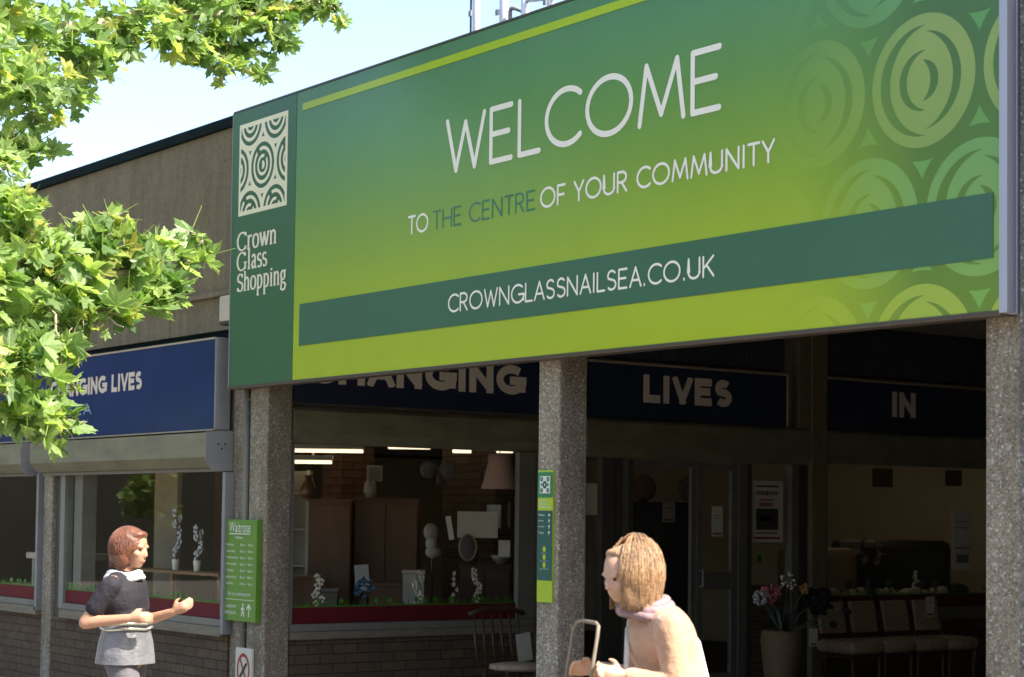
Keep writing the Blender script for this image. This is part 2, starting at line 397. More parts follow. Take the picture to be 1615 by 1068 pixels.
# pier right of the sign; unseen passage walls added, cream to bounce light inside
bx('end_pier', 'agg_dark', B, 7.545, 8.8, .05, .6, 0, 5.6)
bx('unseen_far_wall', 'cream', B, 8.2, 8.8, .61, 16, 0, 3.44)
bx('unseen_end_wall', 'cream', B, .42, 8.19, 15.6, 16, 0, 3.44)
bx('back_wall', 'wall_in', B, -14, .30, 13.0, 13.2, 0, 3.4)
bx('inside_partition', 'wall_in', B, -10, .295, 9.9, 10.02, 0, 2.42)
bx('inside_side_wall', 'wall_in', B, -10.1, -9.95, .5, 9.89, 0, 2.42)
bx('inside_floor', 'carpet', B, -9.94, .28, .42, 9.89, .004, .03)
bx('inside_ceiling', 'ceil', B, -9.94, .28, .42, 9.89, 2.46, 2.5)
bx('end_wall', 'brick', B, -14.2, -14.01, F, 16, 0, 4.6)
bx('passage_lintel', 'soffit', B, .12, .298, .345, 8.6, 2.15, 3.44)
# columns
def column(name, x0, x1, y0, y1, z1, m='agg'):
    bm = bmesh.new(); box(bm, x0, x1, y0, y1, 0, z1, .012); return obj(name, bm, m, B)
column('column', .124, .407, .12, .335, 3.35)
column('column', 3.800, 4.015, .12, .336, 2.69)
column('column', 7.285, 7.500, .12, .336, 2.69)
column('pilaster', -.172, .008, .135, .33, 3.04)
column('pilaster', -3.789, -3.584, .10, .36, 3.04)
bx('joint_infill', 'alu_dark', B, .010, .122, .17, .33, 0, 3.0)
bm = bmesh.new(); tube(bm, [(.066, .128, 0), (.066, .128, 2.57)], .026, 10); obj('conduit', bm, 'sill2', B, smooth=True)
for z in (2.20, 2.36, 2.47, 1.2, .7): bx('conduit_clip', 'alu', B, .03, .102, .125, .165, z, z+.018)
column('passage_pillar', .299, .412, 5.90, 6.105, 3.44, 'concrete2')
bx('passage_wall', 'concrete2', B, .30, .395, 5.755, 5.895, 2.46, 3.44)

# street windows ------------------------------------------------------------
def street_window(x0, x1, first):
    bx('brick_wall', 'brick', B, x0, x1, .118, .30, 0, .638)
    bx('sill', 'sill', B, x0, x1, .05, .30, .640, .715, bev=.004)
    W_ = bm = bmesh.new()
    box(bm, x0, x1, .075, .14, .7175, .7715, .003); box(bm, x0, x1, .10, .15, 2.02, 2.2)
    box(bm, x1-.04, x1, .07, .15, .775, 2.01, .003)
    fr = obj('window', bm, 'sill2', B)
    bm = bmesh.new(); box(bm, x0+.002, x1-.042, .118, .124, .7735, 2.015); obj('pane', bm, 'glass', fr)
    bx('vinyl_band', 'red', fr, x0+.004, x1-.044, .1152, .1172, .776, .893)
    return fr
street_window(-3.27, -.175, True)
street_window(-3.80-3.3, -3.80, False)
bx('vinyl_band', 'red', B, -10, -7.15, .126, .2, .776, .89)
bx('brick_wall', 'brick', B, -14, -7.12, .118, .4, 0, 3.0)
# recess between pilaster and window: dark gap, reddish strip, pale frame
bx('frame_gap', 'alu_dark', B, -3.583, -3.45, .14, .24, .64, 2.0)
bx('frame_strip', plain('faded_red_timber', (.15, .055, .04), .7), B, -3.449, -3.375, .12, .24, .64, 2.0)
bx('window_post', plain('grey_white_post', (.22, .23, .20), .5), B, -3.374, -3.275, .09, .17, .72, 2.0)
bx('brick_wall', 'brick', B, -3.583, -3.272, .12, .3, 0, .638)
bx('window_reveal', 'sill2', B, -3.22, -3.05, .16, .30, .78, 2.2)
def shutter_box(x0, x1):
    prof = [(.13, 1.955), (-.02, 1.955), (-.10, 2.035), (-.10, 2.225), (.02, 2.236), (.13, 2.236)]
    bm = bmesh.new()
    A = [bm.verts.new((x0, y, z)) for y, z in prof]; D = [bm.verts.new((x1, y, z)) for y, z in prof]
    for k in range(len(prof)): bm.faces.new((A[k], A[(k+1) % 6], D[(k+1) % 6], D[k]))
    bm.faces.new(A[::-1]); bm.faces.new(D)
    o = obj('shutter_box', bm, 'cream_box', B)
    bm = bmesh.new(); box(bm, x0+.01, x1-.01, .03, .075, 1.925, 1.953); obj('bottom_lath', bm, 'sill2', o)
    return o
sb1 = shutter_box(-3.655, -.1665); sb2 = shutter_box(-7.3, -3.8635)
def end_plate(x0, x1, sb):
    prof = [(.128, 1.93), (-.045, 1.93), (-.108, 2.0), (-.108, 2.232), (.02, 2.243), (.128, 2.243)]
    bm = bmesh.new()
    A = [bm.verts.new((x0, y, z)) for y, z in prof]; D = [bm.verts.new((x1, y, z)) for y, z in prof]
    for k in range(len(prof)): bm.faces.new((A[k], A[(k+1) % 6], D[(k+1) % 6], D[k]))
    bm.faces.new(A[::-1]); bm.faces.new(D)
    obj('end_plate', bm, 'box_grey', sb)
    for dy, dz in ((-.03, .015), (.03, .015), (0, -.02)):
        bx('bolt', 'black', sb, x1, x1+.003, .03+dy-.007, .03+dy+.007, 2.115+dz, 2.129+dz)
end_plate(-.166, -.158, sb1); end_plate(-3.863, -3.857, sb2)
bx('guide_rail', 'box_grey', B, -.171, -.173+.045, .05, .133, .66, 1.92, bev=.003)
bx('guide_rail', 'box_grey', B, -3.84, -3.792, .05, .133, .68, 1.95, bev=.003)

# passage shopfront (faces +X) ---------------------------------------------
XW = .41
def pass_box(y0, y1, z0, z1):
    prof = [(.33, z0), (XW-.045, z0), (XW, z0+.075), (XW, z1-.03), (XW-.03, z1), (.33, z1)]
    bm = bmesh.new()
    A = [bm.verts.new((x, y0, z)) for x, z in prof]; D = [bm.verts.new((x, y1, z)) for x, z in prof]
    for k in range(6): bm.faces.new((A[k], A[(k+1) % 6], D[(k+1) % 6], D[k]))
    bm.faces.new(A[::-1]); bm.faces.new(D); return obj('shutter_box', bm, 'cream_box', B)
pass_box(.345, 3.17, 2.145, 2.425); pass_box(3.22, 5.895, 2.115, 2.455); pass_box(6.11, 8.6, 2.142, 2.458)
def pass_window(y0, y1, rf, band=True):
    bx('brick_wall', 'brick', B, .20, XW-.02, y0, y1, 0, .638)
    bx('sill', 'sill', B, .20, XW+.005, y0, y1, .640, .700, bev=.004)
    bm = bmesh.new(); box(bm, .33, XW-.01, y0, y1, .7025, .7575, .003)
    box(bm, .33, XW-.02, y1-rf, y1, .7595, 2.139, .003)
    box(bm, .33, XW-.03, y0, y0+.03, .7595, 2.139, .003)
    fr = obj('window', bm, 'sill2', B)
    bx('pane', 'glass', fr, .352, .358, y0+.031, y1-rf-.001, .7595, 2.139)
    bx('vinyl_band', 'red', fr, .3592, .3612, y0+.032, y1-rf-.002, .762, .885)
    return fr
pass_window(.345, 2.68, .17); pass_window(6.11, 8.6, .06)
bx('wall_return', 'concrete2', B, .20, XW-.02, 2.685, 3.17, 0, 2.14)
# entrance bay 2
bx('fixed_frame', 'alu_dark', B, .30, .39, 3.40, 3.54, 0, 2.112)
bx('fixed_frame', 'alu', B, .30, .38, 3.632, 3.70, 0, 2.112)
bx('fixed_frame', 'alu_dark', B, .30, .385, 3.545, 3.630, 0, 2.112)
bx('fixed_frame', 'alu_dark', B, .30, .375, 3.702, 3.76, 0, 2.112)
bx('side_pane', 'glass', B, .345, .351, 3.175, 3.398, .1, 2.112)
bx('fixed_frame', 'alu', B, .30, .385, 5.00, 5.10, 0, 2.112)
bx('fixed_frame', 'alu_dark', B, .30, .38, 5.102, 5.165, 0, 2.112)
bx('stall_panel', 'brick', B, .25, .375, 5.17, 5.66, 0, 1.0)
bx('side_pane', 'glass', B, .345, .351, 5.17, 5.66, 1.003, 2.112)
bx('fixed_frame', 'alu', B, .30, .39, 5.662, 5.752, 0, 2.112)
bx('shade_strip', 'alu_dark', B, .25, .36, 5.754, 5.897, 0, 2.112)  # dark strip standing in for the shade beside the pillar
def door(y0, y1):
    bm = bmesh.new(); a = .075
    box(bm, .325, .372, y0, y0+a, .01, 2.10, .003); box(bm, .325, .372, y1-a, y1, .01, 2.10, .003)
    box(bm, .327, .370, y0+a, y1-a, .01, .22); box(bm, .327, .370, y0+a, y1-a, 2.04, 2.10); box(bm, .327, .370, y0+a, y1-a, .97, 1.12)
    d = obj('door', bm, 'alu', B)
    bx('pane', 'glass', d, .345, .351, y0+a+.001, y1-a-.001, 1.122, 2.038)
    bx('pane', 'glass', d, .345, .351, y0+a+.001, y1-a-.001, .222, .968)
    bm = bmesh.new(); tube(bm, [(.373, y0+.04, 1.0), (.42, y0+.04, 1.0), (.42, y0+.04, 1.14), (.373, y0+.04, 1.14)], .012, 8); obj('handle', bm, 'box_grey', d, smooth=True)
door(4.50, 4.995)
bm = bmesh.new(); box(bm, .327, .37, 3.762, 4.498, 2.06, 2.112); box(bm, .33, .368, 4.44, 4.498, 0, 2.058)
obj('fixed_frame', bm, 'alu', B)
# ribbed navy panel between fascia and soffit
for y0, y1 in ((.345, 3.2), (3.22, 5.60), (6.11, 8.6)):
    bm = bmesh.new(); y = y0
    while y < y1-.03:
        box(bm, .30, XW-.03, y, y+.05, 2.99, 3.448); y += .056
    obj('ribbed_panel', bm, 'blue_dark', B)

# ================================================================ SIGNS
# ---- the big welcome sign: printed artwork as a procedural material
def print_mat(name, mode):
    m, t, b = new_mat(name); X.t = t
    s = t.nodes.new('ShaderNodeSeparateXYZ'); t.links.new(pos(t), s.inputs[0])
    x, z = X(s.outputs[0]), X(s.outputs[2])
    zz = (z-2.57)*(1/2.13)
    k = lambda *c: lin(*c)
    g = ramp(t, zz, (0, k(172, 192, 34)), (.16, k(166, 190, 38)), (.30, k(154, 182, 46)), (.47, k(132, 168, 60)), (.66, k(106, 154, 80)), (.84, k(92, 146, 98)), (1, k(82, 132, 98)))
    dk = ramp(t, zz, (0, k(112, 146, 42)), (.3, k(94, 132, 50)), (.6, k(80, 120, 66)), (1, k(74, 120, 78)))
    base = mixc(t, ((x-4.6)*.36).clamp()*.55, g, dk) if False else g
    def lattice(px, pz, ox, oz, cx, cz):
        a = (px-ox+cx/2).mod(cx)-cx/2; c = (pz-oz+cz/2).mod(cz)-cz/2
        return a, c, hyp(a, c)
    if mode == 'art': ox, oz, cx, cz, sc = 7.0, 3.727, .70, 1.312, 1.0
    else: ox, oz, cx, cz, sc = .477, 4.235, .392, .70, .545
    a1, c1, d1 = lattice(x, z, ox, oz, cx, cz); a2, c2, d2 = lattice(x, z, ox+cx/2, oz+cz/2, cx, cz)
    w1 = d1.lt(d2); w2 = X(w1.op('SUBTRACT', 0.).o)*-1.+1.
    A = (a1*w1+a2*w2)*(1/sc); D_ = (c1*w1+c2*w2)*(1/sc)
    d = hyp(A, D_)
    ob = lambda dx, r: hyp(A-dx, D_).gt(r)
    cr = (d.lt(.27)*ob(.066, .273)).max(d.lt(.24)*ob(-.063, .253)).max(d.lt(.147)*ob(.048, .148)).max(d.lt(.10)*ob(-.075, .125))
    if mode == 'art':
        fade = ((x-5.85)*.88).clamp(); fade = fade*fade
        ring = d.gt(.325)*d.lt(.392)
        tri = d.gt(.392)
        disc = d.lt(.325)
        lt1 = ramp(t, zz, (0, k(170, 192, 64)), (.4, k(140, 168, 88)), (.62, k(150, 174, 96)), (1, k(108, 160, 98)))
        lt2 = ramp(t, zz, (0, k(140, 180, 80)), (.4, k(118, 168, 96)), (1, k(98, 158, 106)))
        dc = mixc(t, w1, lt2, lt1)
        tc = ramp(t, zz, (0, k(130, 180, 80)), (.5, k(106, 162, 84)), (1, k(92, 160, 104)))
        full = mixc(t, disc*(cr*-1.+1.), dk, dc); full = mixc(t, tri, full, tc)
        col = mixc(t, fade, base, full)
    else:
        cream = k(246, 240, 208); green = k(44, 94, 56)
        edge = (x.lt(.134)).max(x.gt(.820)).max(z.lt(3.915)).max(z.gt(4.555))
        web = d.gt(.322)*d.lt(.40)
        ringA = d.lt(.262)*d.gt(.212)*((A+D_*.6).op('ABSOLUTE').gt(.045).max(A.gt(0.)))
        ringB = d.lt(.150)*d.gt(.105)*((A-D_*.7).op('ABSOLUTE').gt(.04).max(A.lt(0.)))
        ringC = d.lt(.06)*A.gt(-.015)
        cm = web.max(edge).max(ringA).max(ringB).max(ringC)
        col = mixc(t, cm.clamp(), green, cream)
    f = ramp(t, noise(t, 2.4, 6, .7, stretch=(1, 1, .5)), (.3, (.93, .93, .92)), (.65, (1, 1, 1)))
    n = t.nodes.new('ShaderNodeMix'); n.data_type = 'RGBA'; n.blend_type = 'MULTIPLY'; n.inputs[0].default_value = 1
    t.links.new(col, n.inputs[6]); t.links.new(f, n.inputs[7]); t.links.new(n.outputs[2], b.inputs['Base Color'])
    b.inputs['Roughness'].default_value = .38; b.inputs['Specular IOR Level'].default_value = .4
    return m
MT['art'] = print_mat('sign_artwork', 'art'); MT['emblem'] = print_mat('emblem_artwork', 'logo')
MT['sidegreen'] = plain('dark_green_panel', lin(46, 98, 58), .38, .04, 2)
MT['bandgreen'] = plain('teal_green_band', lin(54, 102, 74), .38, .05, 1)
MT['wordgreen'] = plain('teal_green_letters', lin(62, 120, 92), .45, .03, 3)

S = thing('welcome_sign', 'huge green gradient welcome sign board across the canopy over the passage', 'sign', (3.75, .05, 2.57))
bx('sign_panel', 'art', S, .975, 7.47, 0, .03, 2.578, 4.695)
bx('side_panel', 'sidegreen', S, .004, .973, -.002, .03, 2.578, 4.695)
bx('backing_box', 'alu_dark', S, .01, 7.46, .032, .112, 2.585, 4.69)
bx('bottom_rail', plain('bronze_rail', (.13, .10, .075), .5, .15, 6, stretch=(.3, 1, 1)), S, 0, 7.47, .004, .11, 2.556, 2.575)
bx('bottom_lip', 'alu_dark', S, 0, 7.47, -.006, .0, 2.566, 2.576)
bm = bmesh.new(); box(bm, .0, 7.48, -.004, .11, 4.698, 4.712); obj('top_rail', bm, 'alu_dark', S)
bx('edge_trim', 'box_grey', S, -.012, .001, -.004, .10, 2.56, 4.70)
MT['trim_pale'] = plain('pale_anodised_trim', (.42, .43, .50), .35, .05, 3, metal=.2)
bx('edge_trim', 'trim_pale', S, 7.473, 7.520, -.012,   .045, 2.562, 4.71, bev=.003)
bx('edge_trim', 'trim_pale', S, 7.475, 7.528, .050, .112, 2.560, 4.71, bev=.003)
bx('lime_stripe', 'lime', S, 1.063, 6.9, -.003, -.0005, 4.553, 4.604)
bx('web_band', 'bandgreen', S, 1.066, 7.433, -.004, -.0005, 2.823, 3.128)
bx('emblem', 'emblem', S, .107, .852, -.0045, -.0025, 3.882, 4.590)
def words(face, plane, txt, u0, u1, v0, v1, w_, gap, rounded, m, parent):
    for k in range(len(txt.split())):
        f = Flat(face, plane); f.text(txt, u0, u1, v0, v1, w_, gap, rounded, k); f.done('lettering', m, parent)
words('S', 0, 'WELCOME', 2.925, 5.585, 3.818, 4.188, .098, .10, True, 'white', S)
words('S', 0, 'TO', 2.490, 2.735, 3.475, 3.604, .125, .10, True, 'white', S)
words('S', 0, 'OF YOUR COMMUNITY', 3.955, 5.990, 3.472, 3.602, .125, .13, True, 'white', S)
words('S', 0, 'THE CENTRE', 2.785, 3.905, 3.474, 3.602, .10, .13, True, 'wordgreen', S)
f = Flat('S', -.004); f.text('CROWNGLASSNAILSEA.CO.UK', 2.983, 5.530, 2.912, 3.035, .115, .12, True); f.done('lettering', 'white', S)

# serif words on the dark green side panel: broad-nib strokes + slab feet
SER = {
 'C': (.70, [arc(.36, .35, .33, .36, 42, 322, 20), [(.60, .56), (.62, .71)], [(.58, .02), (.62, .16)]], []),
 'G': (.78, [arc(.36, .35, .33, .36, 42, 330, 20), [(.60, .56), (.62, .71)], [(.63, .02), (.63, .30)]], [(.50, .76, .30)]),
 'S': (.52, [arc(.25, .53, .18, .17, 30, 225, 12)+arc(.26, .18, .19, .18, 55, -150, 14), [(.40, .56), (.42, .70)], [(.07, .0), (.06, .15)]], []),
 'r': (.40, [[(.12, 0), (.12, .46)], [(.12, .34), (.2, .44), (.31, .45), (.35, .41)]], [(.03, .25, .0), (.03, .12, .46)]),
 'o': (.50, [arc(.24, .23, .19, .235, 0, 360, 20)], []),
 'w': (.70, [[(.06, .46), (.22, 0)], [(.22, 0), (.35, .42)], [(.33, .46), (.49, 0)], [(.49, 0), (.63, .46)]], [(0, .16, .46), (.28, .42, .46), (.54, .70, .46)]),
 'n': (.55, [[(.12, 0), (.12, .46)], [(.12, .33), (.22, .44), (.33, .45), (.40, .36), (.40, .2), (.40, 0)]], [(.03, .21, 0), (.03, .12, .46), (.31, .50, 0)]),
 'l': (.28, [[(.13, 0), (.13, .76)]], [(.04, .23, 0), (.04, .13, .76)]),
 'a': (.46, [[(.08, .38), (.14, .45), (.25, .46), (.31, .38), (.31, .2), (.31, .05), (.36, 0), (.43, .03)], [(.31, .27), (.15, .22), (.08, .12), (.14, .0), (.24, .03), (.31, .1)]], []),
 's': (.38, [arc(.18, .345, .12, .115, 30, 225, 10)+arc(.19, .12, .13, .12, 55, -150, 12)], []),
 'h': (.55, [[(.12, 0), (.12, .76)], [(.12, .33), (.22, .44), (.33, .45), (.40, .36), (.40, .2), (.40, 0)]], [(.03, .21, 0), (.03, .12, .76), (.31, .50, 0)]),
 'p': (.52, [[(.12, -.24), (.12, .46)], arc(.25, .23, .17, .23, 130, -140, 16)], [(.03, .22, -.24), (.03, .12, .46)]),
 'i': (.27, [[(.13, 0), (.13, .46)], [(.13, .60), (.13, .68)]], [(.04, .22, 0), (.04, .13, .46)]),
 'g': (.48, [arc(.21, .30, .14, .155, 0, 360, 16), [(.12, .17), (.10, .08), (.16, .04), (.32, .03), (.41, -.04), (.36, -.18), (.2, -.22), (.07, -.16), (.08, -.05), (.14, .03)], [(.32, .42), (.44, .46)]], []),
}
def serif(f, txt, u0, u1, v0, capH):
    k = capH/.72; adv = sum(SER[c][0] for c in txt); sx = (u1-u0)/(adv-.04); x = u0
    for ch in txt:
        a, ss, feet = SER[ch]; lo = ch.islower(); Y = lambda y: y*1.15 if lo and y < .5 else y*(1.04 if lo else 1)
        for st in ss:
            q, _, _ = stroke2d([(x+p[0]*sx, v0+Y(p[1])*k) for p in st], .105*sx+.005, 0, .04*sx+.003); f.strokes(q)
        for fa, fb, fz in feet:
            q, _, _ = stroke2d([(x+fa*sx, v0+Y(fz)*k), (x+fb*sx, v0+Y(fz)*k)], .05*k); f.strokes(q)
        x += a*sx
f = Flat('S', -.002)
f.bm.free()
for tx, a, b_, c_, d_ in (('Crown', .097, .712, 3.618, .136), ('Glass', .100, .566, 3.463, .136), ('Shopping', .106, .862, 3.302, .134)):
    f = Flat('S', -.002); serif(f, tx, a, b_, c_, d_); f.done('lettering', 'white_warm', S)

# ---- navy shop fascias
FS = thing('fascia_sign', 'long navy fascia with cream capitals behind the tree leaves, over the street window', 'sign', (-3.7, .0, 2.24))
bx('sign_panel', 'blue', FS, -7.2, -.20, -.02, .10, 2.256, 2.958)
bm = bmesh.new(); box(bm, -7.2, -.20, -.028, .06, 2.2445, 2.2555); box(bm, -7.2, -.20, -.028, .06, 2.9585, 2.974); obj('sign_frame', bm, 'frame_trim', FS)
bx('end_trim', 'box_grey', FS, -.1995, -.18, -.024, .112, 2.246, 2.972, bev=.008)
words('S', -.02, 'CHANGING LIVES', -3.40, -1.495, 2.626, 2.778, .25, .24, False, 'cream_letter', FS)
f = Flat('S', -.02); f.text('NAILSEA', -3.65, -2.50, 2.452, 2.55, .16, .2); f.done('lettering', 'teal_letter', FS)
def pass_sign(label, y0, y1, txt, t0, t1, z1=2.955):
    T = thing('fascia_sign', label, 'sign', (XW, (y0+y1)/2, 2.45), 'navy fascia signs in the passage')
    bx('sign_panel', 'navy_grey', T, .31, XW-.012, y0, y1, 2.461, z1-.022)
    bm = bmesh.new(); box(bm, .32, XW, y0, y1, z1-.021, z1); box(bm, .32, XW, y1-.022, y1, 2.461, z1-.0225); obj('sign_frame', bm, 'frame_trim', T)
    f = Flat('E', XW-.012); f.text(txt, t0, t1, 2.612, 2.857, .285, .27); f.done('lettering', 'letter_pale', T)
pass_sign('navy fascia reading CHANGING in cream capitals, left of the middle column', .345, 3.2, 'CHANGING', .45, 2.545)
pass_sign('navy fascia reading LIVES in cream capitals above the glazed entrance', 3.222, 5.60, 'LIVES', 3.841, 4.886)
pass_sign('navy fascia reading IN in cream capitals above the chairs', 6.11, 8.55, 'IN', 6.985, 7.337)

# ---- opening hours sign on the first column
T = thing('opening_hours_sign', 'bright green opening hours board fixed to the left concrete column', 'sign', (.1, .09, .77))
x0, x1 = -.165, .352
bm = bmesh.new(); box(bm, x0, x1, .072, .118, .775, 1.553, .003); obj('sign_panel', bm, 'signgreen', T)
pl = .072
fit_text('Waitrose', 'S', pl, -.085, .255, 1.455, 1.535, 'lettering', 'ink_white', T)
fit_text('Nailsea', 'S', pl, .02, .14, 1.405, 1.427, 'lettering', 'ink_white', T)
bx('rule', 'ink_white', T, -.08, .25, .0695, .0715, 1.440, 1.447)
z = 1.345
for d_, h_ in zip(('Monday', 'Tuesday', 'Wednesday', 'Thursday', 'Friday', 'Saturday', 'Sunday'), ('8am - 9pm',)*4+('8am - 9pm', '8am - 8pm', '10am - 4pm')):
    fit_text(d_, 'S', pl, -.14, -.14+.023*len(d_), z, z+.027, 'lettering', 'ink_white', T)
    fit_text(h_, 'S', pl, .10, .30, z, z+.025, 'lettering', 'ink_white', T); z -= .0495
fit_text('Visit us at waitrose.com', 'S', pl, -.10, .27, .97, 1.0, 'lettering', 'ink_white', T)
bx('rule', 'ink_white', T, -.14, .32, .0695, .0715, .938, .942)
fit_text('Customer', 'S', pl, -.14, .055, .875, .908, 'lettering', 'ink_white', T)
fit_text('entrance', 'S', pl, -.14, .045, .825, .853, 'lettering', 'ink_white', T)
f = Flat('S', pl)
f.disc((.155, .905), .011)
for p in ([(.155, .890), (.150, .852)], [(.150, .855), (.132, .815)], [(.150, .855), (.170, .838), (.174, .812)], [(.153, .885), (.128, .865)], [(.153, .885), (.176, .862)], [(.25, .812), (.25, .90)], [(.217, .872), (.25, .908)], [(.283, .872), (.25, .908)]):
    f.strokes(stroke2d(p, .014)[0])
f.done('pictogram', 'ink_white', T)

# ---- no smoking sign
T = thing('no_smoking_sign', 'small white plate with red no smoking circle, low on the left column', 'sign', (.12, .11, .25))
bx('sign_panel', 'paper', T, .002, .262, .098, .118, .20, .572, bev=.002)
f = Flat('S', .098); cx, cz, r = .130, .405, .10
f.strokes([[Vector((cx+ra*math.cos(k*math.tau/32), cz+1.28*ra*math.sin(k*math.tau/32))) for k, ra in ((i, r), (i+1, r), (i+1, r-.02), (i, r-.02))] for i in range(32)])
f.strokes(stroke2d([(cx-.062, cz+.10), (cx+.062, cz-.10)], .02)[0]); f.done('prohibition_ring', plain('signal_red', (.42, .02, .02), .5), T)
f = Flat('S', .0955); f.strokes(stroke2d([(cx-.05, cz-.055), (cx+.055, cz+.055)], .022)[0]); f.done('cigarette', 'black', T)

# ---- tall wayfinding strip on the middle column
T = thing('wayfinding_sign', 'tall narrow green and teal wayfinding strip on the middle column', 'sign', (3.9, .11, 1.08))
x0, x1 = 3.824, 3.975; F2 = .112
bx('sign_panel', 'lime', T, x0, x1, F2-.006, F2+.006, 1.082, 1.886)
bx('colour_block', 'signteal', T, x0+.001, x1-.001, F2-.0085, F2-.0065, 1.215, 1.640)
bx('colour_block', plain('mid_green', (.03, .22, .09), .4), T, x0+.001, x1-.001, F2-.0085, F2-.0065, 1.72, 1.874)
bx('logo_square', 'ink_white', T, x0+.025, x1-.025, F2-.0108, F2-.0088, 1.745, 1.850)
f = Flat('S', F2-.0108)
for ix, iz, rr in ((0, 0, .021), (-1, 1, .013), (1, 1, .013), (-1, -1, .013), (1, -1, .013), (-1, 0, .008), (1, 0, .008)):
    cx, cz = (x0+x1)/2+ix*.031, 1.7975+iz*.034
    f.strokes([[Vector((cx+ra*math.cos(k*math.tau/16), cz+1.1*ra*math.sin(k*math.tau/16))) for k, ra in ((i, rr), (i+1, rr), (i+1, rr*.35), (i, rr*.35))] for i in range(16)])
f.done('logo_rings', 'signteal', T)
for k, tx in enumerate(('Crown', 'Glass', 'Shopping')):
    fit_text(tx, 'S', F2-.0065, x0+.012, x0+.012+.013*len(tx)+.012, 1.696-k*.021, 1.712-k*.021, 'lettering', 'ink_white', T)
for k, tx in enumerate(('Waitrose', 'Library', 'Car park', 'Toilets')):
    fit_text(tx, 'S', F2-.0085, x0+.015, x0+.015+.0075*len(tx), 1.607-k*.036, 1.620-k*.036, 'lettering', 'ink_white', T)
f = Flat('S', F2-.0085)
for k in range(4):
    a = (x1-.03, 1.613-k*.036)
    if k == 0: f.poly([(a[0]-.008, a[1]-.01), (a[0]+.012, a[1]), (a[0]-.008, a[1]+.01)])
    else:
        f.poly([(a[0]-.010, a[1]), (a[0]+.010, a[1]), (a[0], a[1]+.013)]); f.strokes(stroke2d([(a[0], a[1]+.003), (a[0], a[1]-.013)], .005)[0])
f.done('arrow', 'ink_white', T)
f = Flat('S', F2-.0085)
for k in range(3): f.disc(((x0+x1)/2, 1.405-k*.048), .016, 14, .018)
f.done('pictogram', 'lime', T)
for k, tx in enumerate(('Parking', 'Recycling', 'Information')):
    fit_text(tx, 'S', F2-.0085, (x0+x1)/2-.004*len(tx), (x0+x1)/2+.004*len(tx), 1.378-k*.048, 1.384-k*.048, 'lettering', 'ink_white', T)

# ---- small cream box on the wall by the sign
T = thing('alarm_box', 'cream plastic box on the concrete band beside the left edge of the welcome sign', 'alarm', (-.15, .1, 3.07))
bx('housing', 'cream', T, -.235, -.03, .02, .113, 3.095, 3.30, bev=.018); bx('base_plate', 'black', T, -.225, -.04, .03, .113, 3.07, 3.093)

# ---- rooftop rails behind the parapet
T = thing('rooftop_railing', 'thin pale galvanised poles and rail standing on the roof behind the sign', 'railing', (-.4, 3, 4.55))
def rx(px): return -1.1+(px-742)*.00955
def rz(px, py): return 6.34-(px-742)*.002-py*.0059
MT['pole'] = plain('pale_galvanised_pole', (.62, .62, .66), .4, .08, 8, metal=.2)
for px, r, ytop, m_ in ((742, .010, -260, 'black'), (751, .035, -260, 'pole'), (796, .042, -260, 'pole'), (829, .036, -200, 'pole'), (868, .030, -200, 'pole')):
    bm = bmesh.new(); tube(bm, [(rx(px), 3, 4.55), (rx(px), 3, rz(px, ytop))], r, 12); obj('pole', bm, m_, T, smooth=True)
for px, py in ((748, 23), (792, 21), (866, 5)):
    bm = bmesh.new(); box(bm, rx(px)-.02, rx(px)+.02, 2.945, 2.96, rz(px, py)-.025, rz(px, py)+.025); obj('bracket', bm, 'box_grey', T)
bm = bmesh.new(); tube(bm, [(rx(806), 3, 4.55), (rx(806), 3, rz(806, 18)), (rx(808), 3, rz(808, 13)), (rx(812), 3, rz(812, 13)), (rx(822), 3.1, rz(822, 18))], .02, 8); obj('bent_pipe', bm, 'box_grey', T, smooth=True)
bm = bmesh.new(); tube(bm, [(rx(829), 3, rz(829, 2)), (rx(960), 3, rz(960, -14))], .02, 8); obj('rail', bm, 'pole', T, smooth=True)
bm = bmesh.new(); tube(bm, [(rx(829), 3, rz(829, -60)), (rx(960), 3, rz(960, -60))], .02, 8); obj('rail', bm, 'pole', T, smooth=True)
# black cable on the pier at the right edge
bm = bmesh.new(); tube(bm, [(7.60, .035, 4.03), (7.62, .03, 3.97), (7.66, .035, 3.93), (7.69, .035, 3.80), (7.69, .035, 2.5), (7.69, .035, .2)], .012, 8)
tag(obj('cable', bm, 'black', smooth=True), 'black cable looping out beside the right end of the welcome sign', 'cable')

